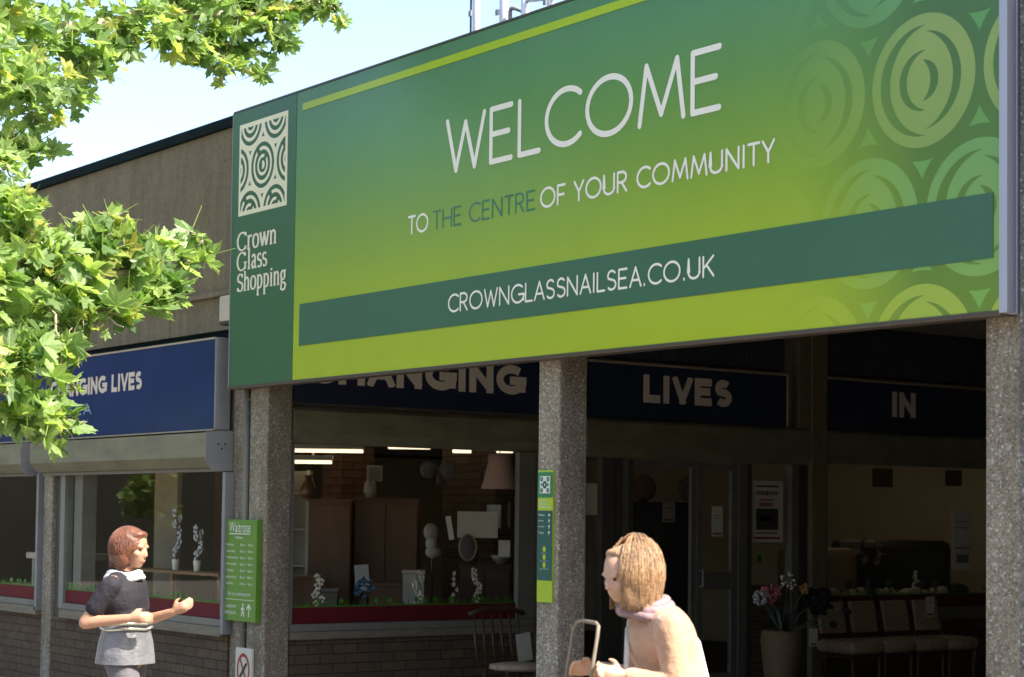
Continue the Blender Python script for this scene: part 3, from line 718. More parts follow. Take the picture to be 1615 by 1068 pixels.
# ================================================================ INSIDE THE SHOP
AI = R_(53.7)                                                  # image-wise width direction of the furniture
def fpos(cx, cy): return (cx, cy)
def cupboard(name, label, cat, cx, cy, w_, d_, z1, m, z0=.03, doors=2, shelf=False, ang=AI):
    T = thing(name, label, cat, (cx, cy, z0)); c, s = math.cos(ang), math.sin(ang)
    nx, ny = s, -c                                             # towards the viewer
    if not shelf:
        bm = bmesh.new(); rbox(bm, cx-nx*d_/2, cy-ny*d_/2, ang, w_, d_, z0, z1-.02); obj('carcass', bm, m, T)
        bm = bmesh.new(); rbox(bm, cx-nx*d_/2, cy-ny*d_/2, ang, w_+.03, d_+.03, z1-.019, z1); obj('top', bm, m, T)
        for k in range(doors):
            u = (-w_/2+w_/doors*(k+.5))
            bm = bmesh.new(); rbox(bm, cx+c*u+nx*.009, cy+s*u+ny*.009, ang, w_/doors-.015, .014, z0+.06, z1-.05)
            dd = obj('door', bm, m, T)
            bm = bmesh.new(); ball(bm, (cx+c*u*.4+nx*.03, cy+s*u*.4+ny*.03, (z0+z1)/2), .014, 1); obj('handle', bm, 'black', dd)
    else:
        bm = bmesh.new()
        for u in (-w_/2, w_/2): rbox(bm, cx+c*u-nx*d_/2, cy+s*u-ny*d_/2, ang, .03, d_, z0, z1)
        rbox(bm, cx-nx*d_, cy-ny*d_, ang, w_, .01, z0, z1); obj('carcass', bm, m, T)
        z = z0+.1
        while z < z1:
            bm = bmesh.new(); rbox(bm, cx-nx*d_/2, cy-ny*d_/2, ang, w_-.032, d_-.02, z, z+.02); obj('shelf', bm, m, T); z += .33
    return T
cupboard('wardrobe', 'narrower brown wooden wardrobe behind the first passage window', 'wardrobe', -1.38, 1.75, .38, .45, 1.735, 'wood', doors=1)
cupboard('wardrobe', 'wider two-door brown wooden wardrobe with a moulded top, centre of the first passage window', 'wardrobe', -1.24, 2.25, .57, .5, 1.752, 'wood')
cupboard('bookcase', 'cream open bookcase at the far left of the first passage window', 'bookcase', -2.1, 1.75, .34, .3, 2.0, 'cream', shelf=True)
cupboard('chest_of_drawers', 'low brown chest of drawers below the bookcase', 'chest', -1.35, 1.30, .42, .4, 1.02, 'wood', doors=1)
cupboard('display_cabinet', 'tall black cabinet seen through the entrance glass', 'cabinet', -1.13, 5.45, .60, .4, 1.76, 'dark')
cupboard('side_cabinet', 'small brown cabinet behind the hanging white board', 'cabinet', -.55, 2.85, .45, .3, 1.18, 'wood_dark')
cupboard('sideboard', 'brown sideboard behind the orchids in the street window', 'sideboard', -2.6, 1.9, .9, .4, 1.15, 'wood_dark')
cupboard('tall_cupboard', 'tall brown cupboard seen through the leftmost street window', 'cupboard', -5.6, .95, .35, .4, 2.3, 'wood', doors=1, ang=R_(25))
# brick pillar inside
bm = bmesh.new(); rbox(bm, -2.55, 2.65, 0, .36, .36, .03, 2.455); obj('inner_pillar', bm, 'brick_in', B)
bm = bmesh.new(); rbox(bm, -1.9, 3.75, R_(0), .9, .3, .03, 2.455); obj('inner_pillar', bm, 'brick', B)
# ceiling fittings (lit)
MT['tube_lit'] = emit('lit_tube', (1, .84, .56), .55)
def ceiling_light(label, p0, p1, power=0):
    p0, p1 = Vector(p0), Vector(p1); c = (p0+p1)/2; d = p1-p0; L_ = math.hypot(d.x, d.y); a = math.atan2(d.y, d.x)
    T = thing('ceiling_light', label, 'ceiling light', (c.x, c.y, 2.40), 'strip lights under the shop ceiling')
    zc = c.z if c.z > .5 else 2.365
    T.location.z = zc
    bm = bmesh.new(); rbox(bm, c.x, c.y, a, L_, .10, zc+.033, zc+.075, .004)
    if zc < 2.3: box(bm, c.x-.006, c.x+.006, c.y-.006, c.y+.006, zc+.07, 2.457)
    obj('housing', bm, 'ceil', T)
    bm = bmesh.new(); rbox(bm, c.x, c.y, a, L_-.02, .07, zc, zc+.03, .006); obj('diffuser', bm, emit('added_fill_tube', (1, .82, .52), power) if power else 'tube_lit', T)
ceiling_light('upper left strip light in the first passage window', (-2.00, 1.725, 2.145), (-1.61, 2.24, 2.177))
ceiling_light('middle strip light in the first passage window', (-1.49, 2.41, 2.208), (-1.25, 2.73, 2.195))
ceiling_light('short strip light left of the pink lampshade', (-1.145, 2.88, 2.174), (-1.03, 3.03, 2.17))
ceiling_light('short strip light above the pink lampshade', (-.91, 3.20, 2.179), (-.81, 3.34, 2.176))
ceiling_light('lower left strip light in the first passage window, below another', (-2.0, 1.73, 2.053), (-1.79, 2.02, 2.064))
ceiling_light('strip light above the entrance glass', (-2.0, 4.95, 0), (-1.6, 5.5, 0))
ceiling_light('strip light seen through the street window', (-2.9, 3.2, 0), (-1.7, 3.2, 0))
ceiling_light('added strip light, out of view, brightening the window behind the chairs', (-.3, 6.6, 0), (-.3, 8.2, 0), .55)  # from here on: unseen fittings added to brighten the shop interior
ceiling_light('added unseen strip light brightening the wall deep behind the row of chairs', (-1.6, 7.2, 0), (-1.6, 9.0, 0), .7)
ceiling_light('added unseen strip light brightening the orchids of the street window', (-3.0, 1.0, 0), (-1.4, 1.0, 0), .15)
ceiling_light('added unseen strip light brightening the leftmost street window', (-6.0, 1.6, 0), (-4.4, 1.6, 0), .2)
# pink lampshade
T = thing('lamp_shade', 'pink fabric lampshade hanging at the top right of the first passage window', 'lampshade', (-.08, 2.65, 1.84))
bm = bmesh.new(); lathe(bm, (-.08, 2.65, 1.835), [(.155, 0), (.158, .01), (.125, .12), (.10, .24), (.098, .30)], 28); obj('shade', bm, 'shade', T, smooth=True)
bm = bmesh.new(); tube(bm, [(-.08, 2.65, 2.13), (-.08, 2.65, 2.455)], .004, 6); obj('cord', bm, 'black', T)
# hanging board and papers in the first window
def sheet(name, label, cat, face, c, w_, h_, m='paper', th=.006, tilt=0, lines=None, group=None):
    T = thing(name, label, cat, (c[0], c[1], c[2]-h_/2), group)
    bm = bmesh.new()
    if face == 'E': box(bm, c[0], c[0]+th, c[1]-w_/2, c[1]+w_/2, c[2]-h_/2, c[2]+h_/2)
    else: rbox(bm, c[0], c[1], AI, w_, th, c[2]-h_/2, c[2]+h_/2, .001)
    if tilt: bmesh.ops.rotate(bm, verts=bm.verts, cent=c, matrix=Matrix.Rotation(R_(tilt), 3, 'X'))
    obj('sheet', bm, m, T)
    for k, (u0, u1, z0, z1, mm) in enumerate(lines or []):
        bx('printed_block', mm, T, c[0]+th+.0003, c[0]+th+.0018, c[1]+u0*w_, c[1]+u1*w_, c[2]+z0*h_, c[2]+z1*h_)
    return T
sheet('hanging_board', 'wide cream board hanging right of centre in the first passage window', 'board', 'C', (.04, 2.34, 1.53), .34, .22, 'cream', .02)
sheet('hanging_board', 'small pale square board hanging behind the wide cream board', 'board', 'C', (-.06, 2.58, 1.60), .12, .2, 'paper', .01)
sheet('paper_notice', 'slanted narrow white paper left of the wide cream board', 'notice', 'C', (-.05, 2.12, 1.50), .045, .2, 'paper', .004, 12)
sheet('paper_notice', 'folded white paper standing low at the left of the first passage window', 'notice', 'C', (-.62, 1.62, 1.07), .12, .22, 'paper', .004, 6)
sheet('paper_notice', 'white square paper beside the cream post of the first passage window', 'notice', 'C', (.04, 2.62, 1.33), .10, .14, 'paper', .004)
# oval plate, bow
T = thing('wall_plate', 'dark oval plate hanging below the wide cream board', 'plate', (.06, 2.22, 1.27))
bm = bmesh.new(); ball(bm, (.06, 2.22, 1.34), (.02, .085, .105), 3); obj('dish', bm, plain('pewter', (.16, .15, .14), .35), T, smooth=True)
bm = bmesh.new(); tube(bm, [(.06+.012*math.cos(0), 2.22+.088*math.cos(a*math.tau/24), 1.34+.108*math.sin(a*math.tau/24)) for a in range(25)], .007, 6); obj('rim', bm, 'frame_trim', T, smooth=True)
T = thing('ribbon_bow', 'grey gauze bow hanging in the upper middle of the first passage window', 'bow', (-.35, 2.2, 1.95))
bm = bmesh.new()
for s in (-1, 1): ball(bm, (-.35+.085*s*.59, 2.2+.085*s*.81, 2.0), (.03, .085, .075), 3, Matrix.Rotation(R_(-20*s), 3, 'X'))
obj('loop', bm, plain('grey_gauze', (.18, .16, .15), .9, .4, 30), T, smooth=True)
bm = bmesh.new(); ball(bm, (-.33, 2.2, 1.985), .03, 2); tube(bm, [(-.34, 2.2, 1.98), (-.34, 2.22, 1.86)], [.02, .045], 6); obj('knot', bm, MT.get('wood_dark'), T, smooth=True)
def ornament(label, c, prof, m):
    T = thing('ornament', label, 'ornament', c); bm = bmesh.new(); lathe(bm, c, prof, 18); obj('body', bm, m, T, smooth=True)
    bm = bmesh.new(); lathe(bm, (c[0], c[1], c[2]+prof[-1][1]), [(prof[-1][0]+.006, 0), (prof[-1][0]+.006, .008)], 18); obj('rim', bm, m, T)
MT['glaze'] = plain('brown_glaze', (.16, .08, .04), .25, .3, 9); MT['glaze2'] = plain('pale_glaze', (.42, .40, .34), .25, .2, 9)
ornament('brown bulbous vase on the narrower wardrobe', (-1.50, 1.60, 1.737), [(.04, 0), (.075, .05), (.06, .12), (.025, .17), (.035, .20)], 'glaze')
ornament('pale jug on the wider wardrobe', (-1.28, 2.1, 1.754), [(.04, 0), (.06, .06), (.05, .12), (.03, .16)], 'glaze2')
ornament('tall thin brown vase on the small brown cabinet', (-.60, 2.75, 1.183), [(.03, 0), (.05, .05), (.03, .15), (.02, .28), (.03, .30)], 'glaze')
ornament('pale bowl on the small brown cabinet', (-.46, 2.95, 1.183), [(.03, 0), (.07, .04), (.09, .07)], 'glaze2')
ornament('pale ginger jar on the low chest of drawers', (-1.40, 1.22, 1.023), [(.03, 0), (.06, .05), (.06, .12), (.03, .16)], 'glaze2')
for lab, c, w_, h_, m_ in (('dark framed picture on the inner brick pillar, upper', (-1.52, 3.62, 1.98), .22, .16, 'wood_dark'), ('gilt framed picture on the inner brick pillar, lower', (-1.50, 3.70, 1.62), .18, .24, 'frame_trim'), ('round wall clock above the wider wardrobe', (-1.6, 2.35, 1.98), .14, .14, 'glaze2')):
    T = sheet('wall_clock' if 'clock' in lab else 'picture_frame', lab, 'clock' if 'clock' in lab else 'picture', 'C', c, w_, h_, m_, .02)
    bm = bmesh.new(); rbox(bm, c[0]+.013, c[1]-.009, AI, w_*.8, .004, c[2]-h_*.4, c[2]+h_*.4, .001); obj('picture' if 'clock' not in lab else 'dial', bm, 'sill', T)
for k, (x_, y_, w_, h_, z_) in enumerate(((-.9, 1.25, .22, .28, .80), (-.75, 1.95, .28, .22, .80), (-.40, 2.0, .18, .34, .80), (-.3, 1.1, .16, .2, .80))):
    lab = ['brown stacking box at the left behind the orchids of the first passage window', 'wide wooden crate behind the blue flower cluster', 'upright cream storage box left of the nearest orchid', 'small pale box beside the leftmost orchid'][k]
    T = thing('storage_box', lab, 'box', (x_, y_, z_)); mm = ('wood', 'wood', 'cream', 'sill')[k]
    bm = bmesh.new(); rbox(bm, x_, y_, AI, w_, .16, z_, z_+h_-.03); obj('body', bm, mm, T)
    bm = bmesh.new(); rbox(bm, x_, y_, AI, w_+.02, .18, z_+h_-.029, z_+h_); obj('lid', bm, mm, T)
bx('display_table', 'wood_dark', B, -1.0, .0, .85, 2.3, .70, .798)
# torso-shaped cream cut-out
T = thing('dress_form', 'small cream dressmaker torso beside the brown cabinet', 'dress form', (-.45, 2.2, 1.15))
bm = bmesh.new(); ball(bm, (-.45, 2.2, 1.46), (.05, .07, .075), 3); ball(bm, (-.44, 2.2, 1.36), (.045, .055, .06), 3); ball(bm, (-.44, 2.22, 1.29), (.055, .075, .055), 3); obj('torso', bm, 'cream', T, smooth=True)
bm = bmesh.new(); tube(bm, [(-.44, 2.21, .03), (-.44, 2.21, 1.27)], .012, 8); obj('stand', bm, 'wood_dark', T)
# round plates on the black cabinet
for lab, px_, py_ in (('brown round plate on top of the black cabinet, left one', -1.34, 5.33), ('grey round plate on a stand on top of the black cabinet, right one', -1.06, 5.70)):
    T = thing('display_plate', lab, 'plate', (px_, py_, 1.765)); bm = bmesh.new()
    ball(bm, (px_, py_, 1.90), (.03, .125, .135), 3, Matrix.Rotation(R_(-35), 3, 'Z')); obj('dish', bm, MT['terracotta'] if 'brown' in lab else plain('grey_plate', (.14, .12, .10), .5, .3, 25), T, smooth=True)
    bm = bmesh.new(); tube(bm, [(px_, py_, 1.76), (px_+.01, py_, 1.80)], .03, 8); obj('stand', bm, 'wood_dark', T)

# bay 3 display: dark sofa, silhouettes, spiky flower arrangement
T = thing('sofa', 'dark leather sofa inside the window behind the row of chairs', 'sofa', (-1.0, 8.6, .03))
bm = bmesh.new(); rbox(bm, -1.0, 8.5, R_(48), 1.25, .35, .45, 1.40, .08); obj('backrest', bm, 'dark', T)
bm = bmesh.new(); rbox(bm, -.8, 8.35, R_(48), 1.2, .6, .1, .62, .06); obj('seat', bm, 'dark', T)
for s in (-1, 1):
    bm = bmesh.new(); rbox(bm, -.83+s*.66*math.cos(R_(48)), 8.38+s*.66*math.sin(R_(48)), R_(48), .17, .6, .1, .95, .06); obj('armrest', bm, 'dark', T)
T = thing('sofa', 'low tan sofa at the left inside the window behind the row of chairs', 'sofa', (-.9, 7.3, .03))
bm = bmesh.new(); rbox(bm, -.95, 7.35, R_(48), .8, .3, .4, 1.32, .07); obj('backrest', bm, plain('tan_leather', (.22, .14, .06), .5), T)
bm = bmesh.new(); rbox(bm, -.85, 7.15, R_(48), .8, .5, .05, .65, .05); obj('seat', bm, 'dark', T)
def petals(bm, c, r, n, size, seed=0, squash=1):
    rd = random.Random(seed)
    for k in range(n):
        th = rd.uniform(0, math.tau); ph = math.acos(rd.uniform(-1, 1)); rr = r*rd.uniform(.55, 1)
        d = Vector((math.sin(ph)*math.cos(th), math.sin(ph)*math.sin(th), math.cos(ph)*squash))
        ball(bm, Vector(c)+d*rr, (size*rd.uniform(.6, 1.1), size*rd.uniform(.6, 1.1), size*.5), 1, Matrix.Rotation(rd.uniform(0, 3), 3, (rd.random(), rd.random(), rd.random()+.1)))
def orchid(label, c, h, m='white_warm', n=7, face=(1, 0), size=.033):
    """arching stem of round flowers in a pot; c = base on the display shelf"""
    T = thing('orchid', label, 'flower', c)
    bm = bmesh.new(); pts = [(c[0], c[1]+.03*math.sin(k*.5), c[2]+h*k/8) for k in range(9)]; tube(bm, pts, .004, 6); obj('stem', bm, 'stem', T)
    rd = random.Random(int(abs(c[1])*100))
    bm = bmesh.new()
    for k in range(n):
        q = Vector((c[0]+rd.uniform(-.01, .02), c[1]+rd.uniform(-.038, .038), c[2]+h*(.15+.85*k/(n-1))))
        for a in range(5):
            th = a*math.tau/5+rd.random()
            ux, uy = (face[1], face[0])
            off = Vector((-face[1]*math.cos(th)*size*.6, face[0]*math.cos(th)*size*.6, math.sin(th)*size*.6))
            ball(bm, q+off, (size*.14 if face[0] else size*.46, size*.46 if face[0] else size*.14, size*.42), 1)
    obj('flower', bm, m, T, smooth=True)
    bm = bmesh.new(); lathe(bm, (c[0], c[1], c[2]-.09), [(.025, 0), (.035, .09)], 12); obj('pot', bm, 'white_warm' if face[0] == 0 else 'wood_dark', T)
    return T
bx('display_shelf', 'wood_dark', B, .02, .30, .45, 2.60, .62, .79)
bx('display_shelf', 'wood_dark', B, .02, .30, 6.15, 8.5, .62, .79)
bx('display_shelf', 'wood_dark', B, -3.2, -.2, .32, .62, .62, .76)
orchid('white orchid stem with touches of pink, leftmost in the first passage window', (.27, .66, .87), .24)
orchid('white orchid stem in the middle of the first passage window', (.27, 1.60, .87), .26)
orchid('white orchid stem nearest the cream post in the first passage window', (.27, 2.16, .87), .28)
orchid('slim half-hidden white orchid stem beside the one nearest the cream post', (.22, 2.00, .87), .26, n=6, size=.02)
orchid('white orchid stem in the window behind the chairs', (.27, 7.45, .87), .22, n=6)
for lab, y, n_ in (('blue flower cluster near the middle of the first passage window', 1.12, 40), ('blue flower spray at the left edge of the first passage window', .42, 16)):
    T = thing('artificial_flower', lab, 'flower', (.22, y, .80))
    bm = bmesh.new(); petals(bm, (.22, y, 1.03), .085 if n_ > 20 else .05, n_, .024, n_); obj('flower', bm, 'bluebloom', T)
    bm = bmesh.new(); tube(bm, [(.22, y, .80), (.22, y+.01, 1.0)], .006, 6); obj('stem', bm, 'stem', T)
# orchids and baskets in the street window
for lab, x_, z_, h_ in (('large white orchid in a pale pot in the street window', -1.45, 1.20, .26), ('white orchid nearest the wicker chair in the street window', -.95, 1.20, .38), ('tall white orchid in the middle of the street window', -1.85, 1.20, .40), ('white orchid behind the walking person at the left of the street window', -2.55, 1.20, .22)):
    T = orchid(lab, (x_, .50, z_), h_, 'palebloom', 8, (0, 1), .045)
for k in range(0):
    pass
T = thing('plant_stand', 'dark side table carrying the orchids in the street window', 'table', (-1.6, .5, .76))
bx('tabletop', 'wood', T, -2.7, -.8, .36, .60, 1.085, 1.108)
for x_ in (-2.65, -1.7, -.85): bx('leg', 'wood', T, x_, x_+.03, .38, .41, .765, 1.083)
T = thing('wicker_chair', 'rounded wicker chair back at the right of the street window', 'chair', (-.75, .9, .03))
bm = bmesh.new(); ball(bm, (-.98, .72, 1.22), (.20, .05, .26), 3, Matrix.Rotation(R_(20), 3, 'Z')); obj('backrest', bm, 'wicker', T, smooth=True)
bm = bmesh.new(); ball(bm, (-.98, .68, .55), (.2, .05, .08), 3); obj('seat', bm, 'wicker', T, smooth=True)
for dx, dy in ((-.15, -.15), (.15, -.15), (-.15, .15), (.15, .15)):
    bm = bmesh.new(); tube(bm, [(-.98+dx, .74+dy*.4, .03), (-.98+dx, .74+dy*.4, .55)], .015, 6); obj('leg', bm, 'wicker', T)
T = thing('white_table', 'small white table in the leftmost street window', 'table', (-4.6, .75, .03))
bm = bmesh.new(); rbox(bm, -4.6, .75, 0, 1.1, .5, 1.13, 1.19); obj('tabletop', bm, 'cream', T)
for dx in (-.5, .5):
    for dy in (-.2, .2): bm = bmesh.new(); tube(bm, [(-4.6+dx*.9, .75+dy, 1.13), (-4.6+dx, .75+dy, .03)], [.022, .014], 6); obj('leg', bm, 'cream', T)
bx('inside_panel', 'wall_in', B, -4.55, -4.05, 1.6, 1.65, .03, 2.45)
bx('inside_panel', 'wood', B, -4.6, -3.85, 2.3, 2.35, .03, 2.45)

# grass and small flowers printed along the bottom of the panes (vinyl)
def grass_decal(label, face, u0, u1, plane, z0, seed):
    rd = random.Random(seed); f = Flat(face, plane, .0006 if face == 'E' else .0006); u = u0
    f.poly([(u0, z0), (u1, z0), (u1, z0+.008), (u0, z0+.008)])
    while u < u1-.02:
        h = rd.uniform(.015, .065); w_ = rd.uniform(.006, .014); l = rd.uniform(-.012, .012)
        f.poly([(u, z0), (u+w_, z0), (u+w_/2+l, z0+h)])
        if rd.random() < .12:
            f.disc((u, z0+.045), rd.uniform(.012, .024), 8)
        u += rd.uniform(.006, .03)
    o = f.done('grass_decal', 'grass', None); tag(o, label, 'window sticker')
grass_decal('green grass vinyl along the bottom of the large street window', 'S', -3.26, -.22, .1165, .893, 1)
grass_decal('green grass vinyl along the bottom of the leftmost street window', 'S', -7.0, -3.87, .1165, .893, 2)
grass_decal('green grass vinyl along the bottom of the first passage window', 'E', .38, 2.50, .358, .885, 3)
grass_decal('green grass vinyl along the bottom of the passage window behind the chairs', 'E', 6.15, 8.5, .358, .885, 4)

# papers, posters and stickers of the entrance bay and last window
P3 = [(-.35, .35, .40, .43, 'inkdark'), (-.34, .34, .27, .34, 'inkdark'), (-.22, .22, .18, .205, 'redprint'), (-.25, .2, .08, .15, 'redprint'), (-.35, .35, -.30, .05, 'inkdark'), (-.2, .12, -.16, -.07, 'terracotta'), (-.35, .35, -.36, -.34, 'inkdark'), (-.42, .42, -.45, -.415, 'redprint')]
T = sheet('poster', 'cream furniture poster with dark photo and red rule beside the entrance door', 'poster', 'E', (.3535, 5.375, 1.675), .40, .56, lines=P3)
fit_text('NEW BEDS', 'E', .3625, 5.24, 5.51, 1.828, 1.865, 'lettering', 'paper', T, th=.0004)
fit_text('£119.00', 'E', .3625, 5.28, 5.46, 1.722, 1.757, 'lettering', 'paper', T, th=.0004)
sheet('paper_notice', 'plain pale sheet taped inside the glass left of the entrance door', 'notice', 'E', (.334, 3.30, 1.76), .17, .27)
sheet('price_label', 'white price label with red rule on the black cabinet', 'label', 'E', (-.70, 5.10, 1.66), .15, .19, lines=[(-.4, .4, -.42, -.34, 'redprint'), (-.3, .3, .2, .24, 'inkdark')])
sheet('price_label', 'white price label with red rule on the open door glass', 'label', 'E', (.353, 4.76, 1.58), .13, .27, lines=[(-.4, .4, -.44, -.38, 'redprint'), (-.3, .3, .1, .12, 'inkdark'), (-.3, .3, .2, .22, 'inkdark')])
T = thing('round_sticker', 'round yellow green sticker with a dark square below the poster', 'sticker', (.356, 5.29, 1.16))
f = Flat('E', .3515, .002); f.disc((5.285, 1.245), .062, 24, .075); f.done('disc', plain('yellow_green_sticker', (.30, .34, .06), .5), T)
f = Flat('E', .3515, .006); f.poly([(5.262, 1.21), (5.308, 1.21), (5.308, 1.28), (5.262, 1.28)]); f.done('emblem', 'signteal', T)
sheet('poster', 'narrow cream poster with dark rules at the right end of the window behind the chairs', 'poster', 'E', (.3615, 8.06, 1.42), .30, .60, lines=[(-.3, .3, .30, .31, 'inkdark'), (-.3, .3, .20, .21, 'inkdark'), (-.35, .35, -.14, -.12, 'inkdark'), (-.3, .3, -.38, -.24, 'sill2')])
sheet('price_label', 'dark hanging price board at the top of the window behind the chairs', 'label', 'E', (.30, 6.97, 2.02), .28, .18, 'wood_dark')
sheet('paper_notice', 'dark square paper at the top right of the window behind the chairs', 'notice', 'E', (.30, 8.00, 2.04), .24, .16, 'wood_dark')

# window display in bay 3: dried flower spray and small topiary balls
T = thing('dried_flowers', 'spiky dried flower spray in a dark vase in the window behind the chairs', 'flowers', (.15, 6.93, .80))
bm = bmesh.new(); rd = random.Random(5)
for cx_, cz in ((6.86, 1.42), (6.80, 1.30), (6.88, 1.22), (7.08, 1.38), (7.10, 1.28), (7.06, 1.20)):
    for k in range(16):
        a = rd.uniform(0, math.tau); l = rd.uniform(.03, .075)
        c = Vector((.15+rd.uniform(-.03, .03), cx_, cz)); d = Vector((rd.uniform(-.4, .4), math.cos(a), math.sin(a)))*l
        tube(bm, [c, c+d], [.006, .002], 4)
obj('flower', bm, plain('dried_petals', (.34, .26, .19), .9, .3, 40), T)
bm = bmesh.new()
for cx_ in (6.85, 7.08): tube(bm, [(.15, 6.95, 1.0), (.15, cx_, 1.4)], .006, 5)
lathe(bm, (.15, 6.95, .80), [(.09, 0), (.07, .1), (.045, .24)], 16); obj('vase', bm, 'dark', T)
for k, y in enumerate((6.62, 7.18, 7.64, 7.84)):
    T = thing('topiary_ball', ['small dark topiary ball left of the dried flowers', 'small dark topiary ball right of the dried flowers', 'small dark topiary ball right of the white orchid', 'rightmost small topiary ball in the window behind the chairs'][k], 'plant', (.2, y, .79), 'topiary balls in the passage window')
    bm = bmesh.new(); petals(bm, (.2, y, .985), .04, 40, .016, k); ball(bm, (.2, y, .985), .036, 2); obj('foliage', bm, 'stem', T)
    bm = bmesh.new(); tube(bm, [(.2, y, .86), (.2, y, .95)], .005, 5); obj('stem', bm, 'wood_dark', T)
    bm = bmesh.new(); lathe(bm, (.2, y, .79), [(.025, 0), (.035, .07)], 10); obj('pot', bm, 'wood', T)
T = thing('cushion_row', 'pale crumpled lining along the window ledge behind the chairs', 'fabric', (.12, 7.2, .79))
bm = bmesh.new()
for k in range(14): ball(bm, (.12, 6.35+k*.13, .88), (.06, .085, .06+.02*math.sin(k*2.1)), 2)
obj('cloth', bm, 'paper', T, smooth=True)

# ================================================================ PASSAGE: chairs, vase
def dining_chair(loc):
    T = thing('dining_chair', '', 'chair', loc, 'row of upholstered chairs in the passage')
    x, y = loc[0], loc[1]
    bm = bmesh.new(); vs_ = box(bm, x-.02, x+.44, y-.215, y+.215, .42, .54, .045)
    obj('seat', bm, 'upholstery', T, smooth=True)
    def lean(bm):
        for v in bm.verts: v.co.x -= (v.co.z-.5)*.20
    bm = bmesh.new(); box(bm, x-.015, x+.03, y-.165, y+.165, .585, .865, .012); lean(bm); obj('backrest', bm, 'upholstery', T)
    for s in (-1, 1):
        bm = bmesh.new(); tube(bm, [(x-.01, y+s*.185, .0), (x, y+s*.185, .45), (x, y+s*.185, .91)], [.016, .018, .014], 8); lean(bm); bmesh.ops.translate(bm, verts=bm.verts, vec=(-.0, 0, 0)); obj('leg', bm, 'wood_dark', T, smooth=True)
        bm = bmesh.new(); tube(bm, [(x+.40, y+s*.17, .0), (x+.40, y+s*.17, .12), (x+.40, y+s*.17, .2), (x+.40, y+s*.17, .3), (x+.40, y+s*.17, .41)], [.012, .02, .013, .021, .018], 8); obj('leg', bm, 'wood_dark', T, smooth=True)
    bm = bmesh.new(); box(bm, x-.0, x+.41, y-.19, y+.19, .385, .418); obj('seat_rail', bm, 'wood_dark', T)
    bm = bmesh.new(); box(bm, x+.005, x+.02, y-.17, y+.17, .56, .582); lean(bm); obj('cross_rail', bm, 'wood_dark', T)
    return T
def dup(root, loc, label):
    r = root.copy(); C.objects.link(r); r.location = loc; r['label'] = label
    for ch in root.children:
        c = ch.copy(); C.objects.link(c); c.parent = r
    return r
ch0 = dining_chair((.93, 5.66, 0)); ch0['label'] = 'upholstered dining chair nearest the flower vase, leftmost of the row'
for y, l in ((6.07, 'second upholstered dining chair from the flower vase'), (6.50, 'upholstered dining chair between the tagged one and the second from the vase'), (6.92, 'rightmost upholstered dining chair, with a white price tag on its back')):
    dup(ch0, (.93, y, 0), l)
T = sheet('price_tag', 'long white price tag on the back of the rightmost dining chair', 'price tag', 'E', (.925, 6.95, .80), .12, .19, 'paper', .003, lines=[(-.4, .4, -.42, -.34, 'inkdark'), (-.3, .2, .2, .23, 'inkdark')])
for ch in T.children:
    pass
# spindle-back chair in front of bay 1
T = thing('spindle_chair', 'dark spindle-back chair with beige seat in front of the first passage window', 'chair', (1.2, 1.85, 0))
bm = bmesh.new(); lathe(bm, (1.25, 1.88, .42), [(.20, 0), (.225, .012), (.22, .04), (.12, .055)], 24); obj('seat', bm, 'upholstery', T, smooth=True)
for k in range(6):
    y = 1.64+k*.085
    bm = bmesh.new(); tube(bm, [(1.06, y, .45), (1.02, y, .62), (.99, y, .84)], [.008, .013, .008], 7); obj('spindle', bm, 'wood_dark', T, smooth=True)
bm = bmesh.new(); tube(bm, [(.995, 1.59, .84), (.985, 1.72, .875), (.98, 1.86, .885), (.985, 2.0, .875), (.995, 2.12, .84)], .02, 8); obj('top_rail', bm, 'wood_dark', T, smooth=True)
for dx, dy in ((-.14, -.16), (.15, -.16), (-.14, .16), (.15, .16)):
    bm = bmesh.new(); tube(bm, [(1.22+dx, 1.86+dy, .42), (1.22+dx*1.3, 1.86+dy*1.25, 0)], [.02, .013], 8); obj('leg', bm, 'wood_dark', T, smooth=True)
sheet('price_tag', 'white price tag standing on the seat of the spindle-back chair', 'price tag', 'E', (1.10, 2.05, .58), .14, .22, 'paper', .003, 8)

# big terracotta vase with artificial flowers
V = thing('terracotta_vase', 'tall terracotta floor vase standing by the entrance, left of the chairs', 'vase', (1.25, 4.70, 0))
bm = bmesh.new(); lathe(bm, (1.25, 4.70, 0), [(.09, 0), (.115, .03), (.14, .2), (.168, .42), (.182, .56), (.175, .635), (.165, .655), (.145, .65), (.135, .55)], 32); obj('body', bm, 'terracotta', V, smooth=True)
sheet('price_tag', 'curled white price tag hanging over the rim of the terracotta vase', 'price tag', 'E', (1.46, 4.87, .60), .10, .15, 'paper', .003, lines=[(-.35, .35, -.42, -.34, 'inkdark')])
def bunch(label, m, c, r, n, size, seed, stem=True):
    T = thing('artificial_flower', label, 'flower', (1.25, 4.70, .60))
    bm = bmesh.new(); petals(bm, c, r, n, size, seed); obj('flower', bm, m, T, smooth=True)
    bm = bmesh.new(); tube(bm, [(1.25, 4.70, .60), ((1.25+c[0])/2, (4.7+c[1])/2+.0, (.62+c[2])/2+.03), c], .006, 5)
    obj('stem', bm, 'stemgrey', T)
bunch('dusty pink bloom cluster at the upper left of the vase bouquet', 'pink', (1.30, 4.52, .97), .085, 60, .026, 1)
bunch('pale blue-white bloom at the far left of the vase bouquet', 'palebloom', (1.30, 4.40, .94), .07, 50, .022, 2)
bunch('small white sparkly blossoms at the top of the vase bouquet', 'white_warm', (1.30, 4.72, 1.08), .09, 22, .017, 3)
bunch('peach bloom on the right of the vase bouquet', 'peach', (1.30, 4.92, 1.00), .05, 18, .02, 4)
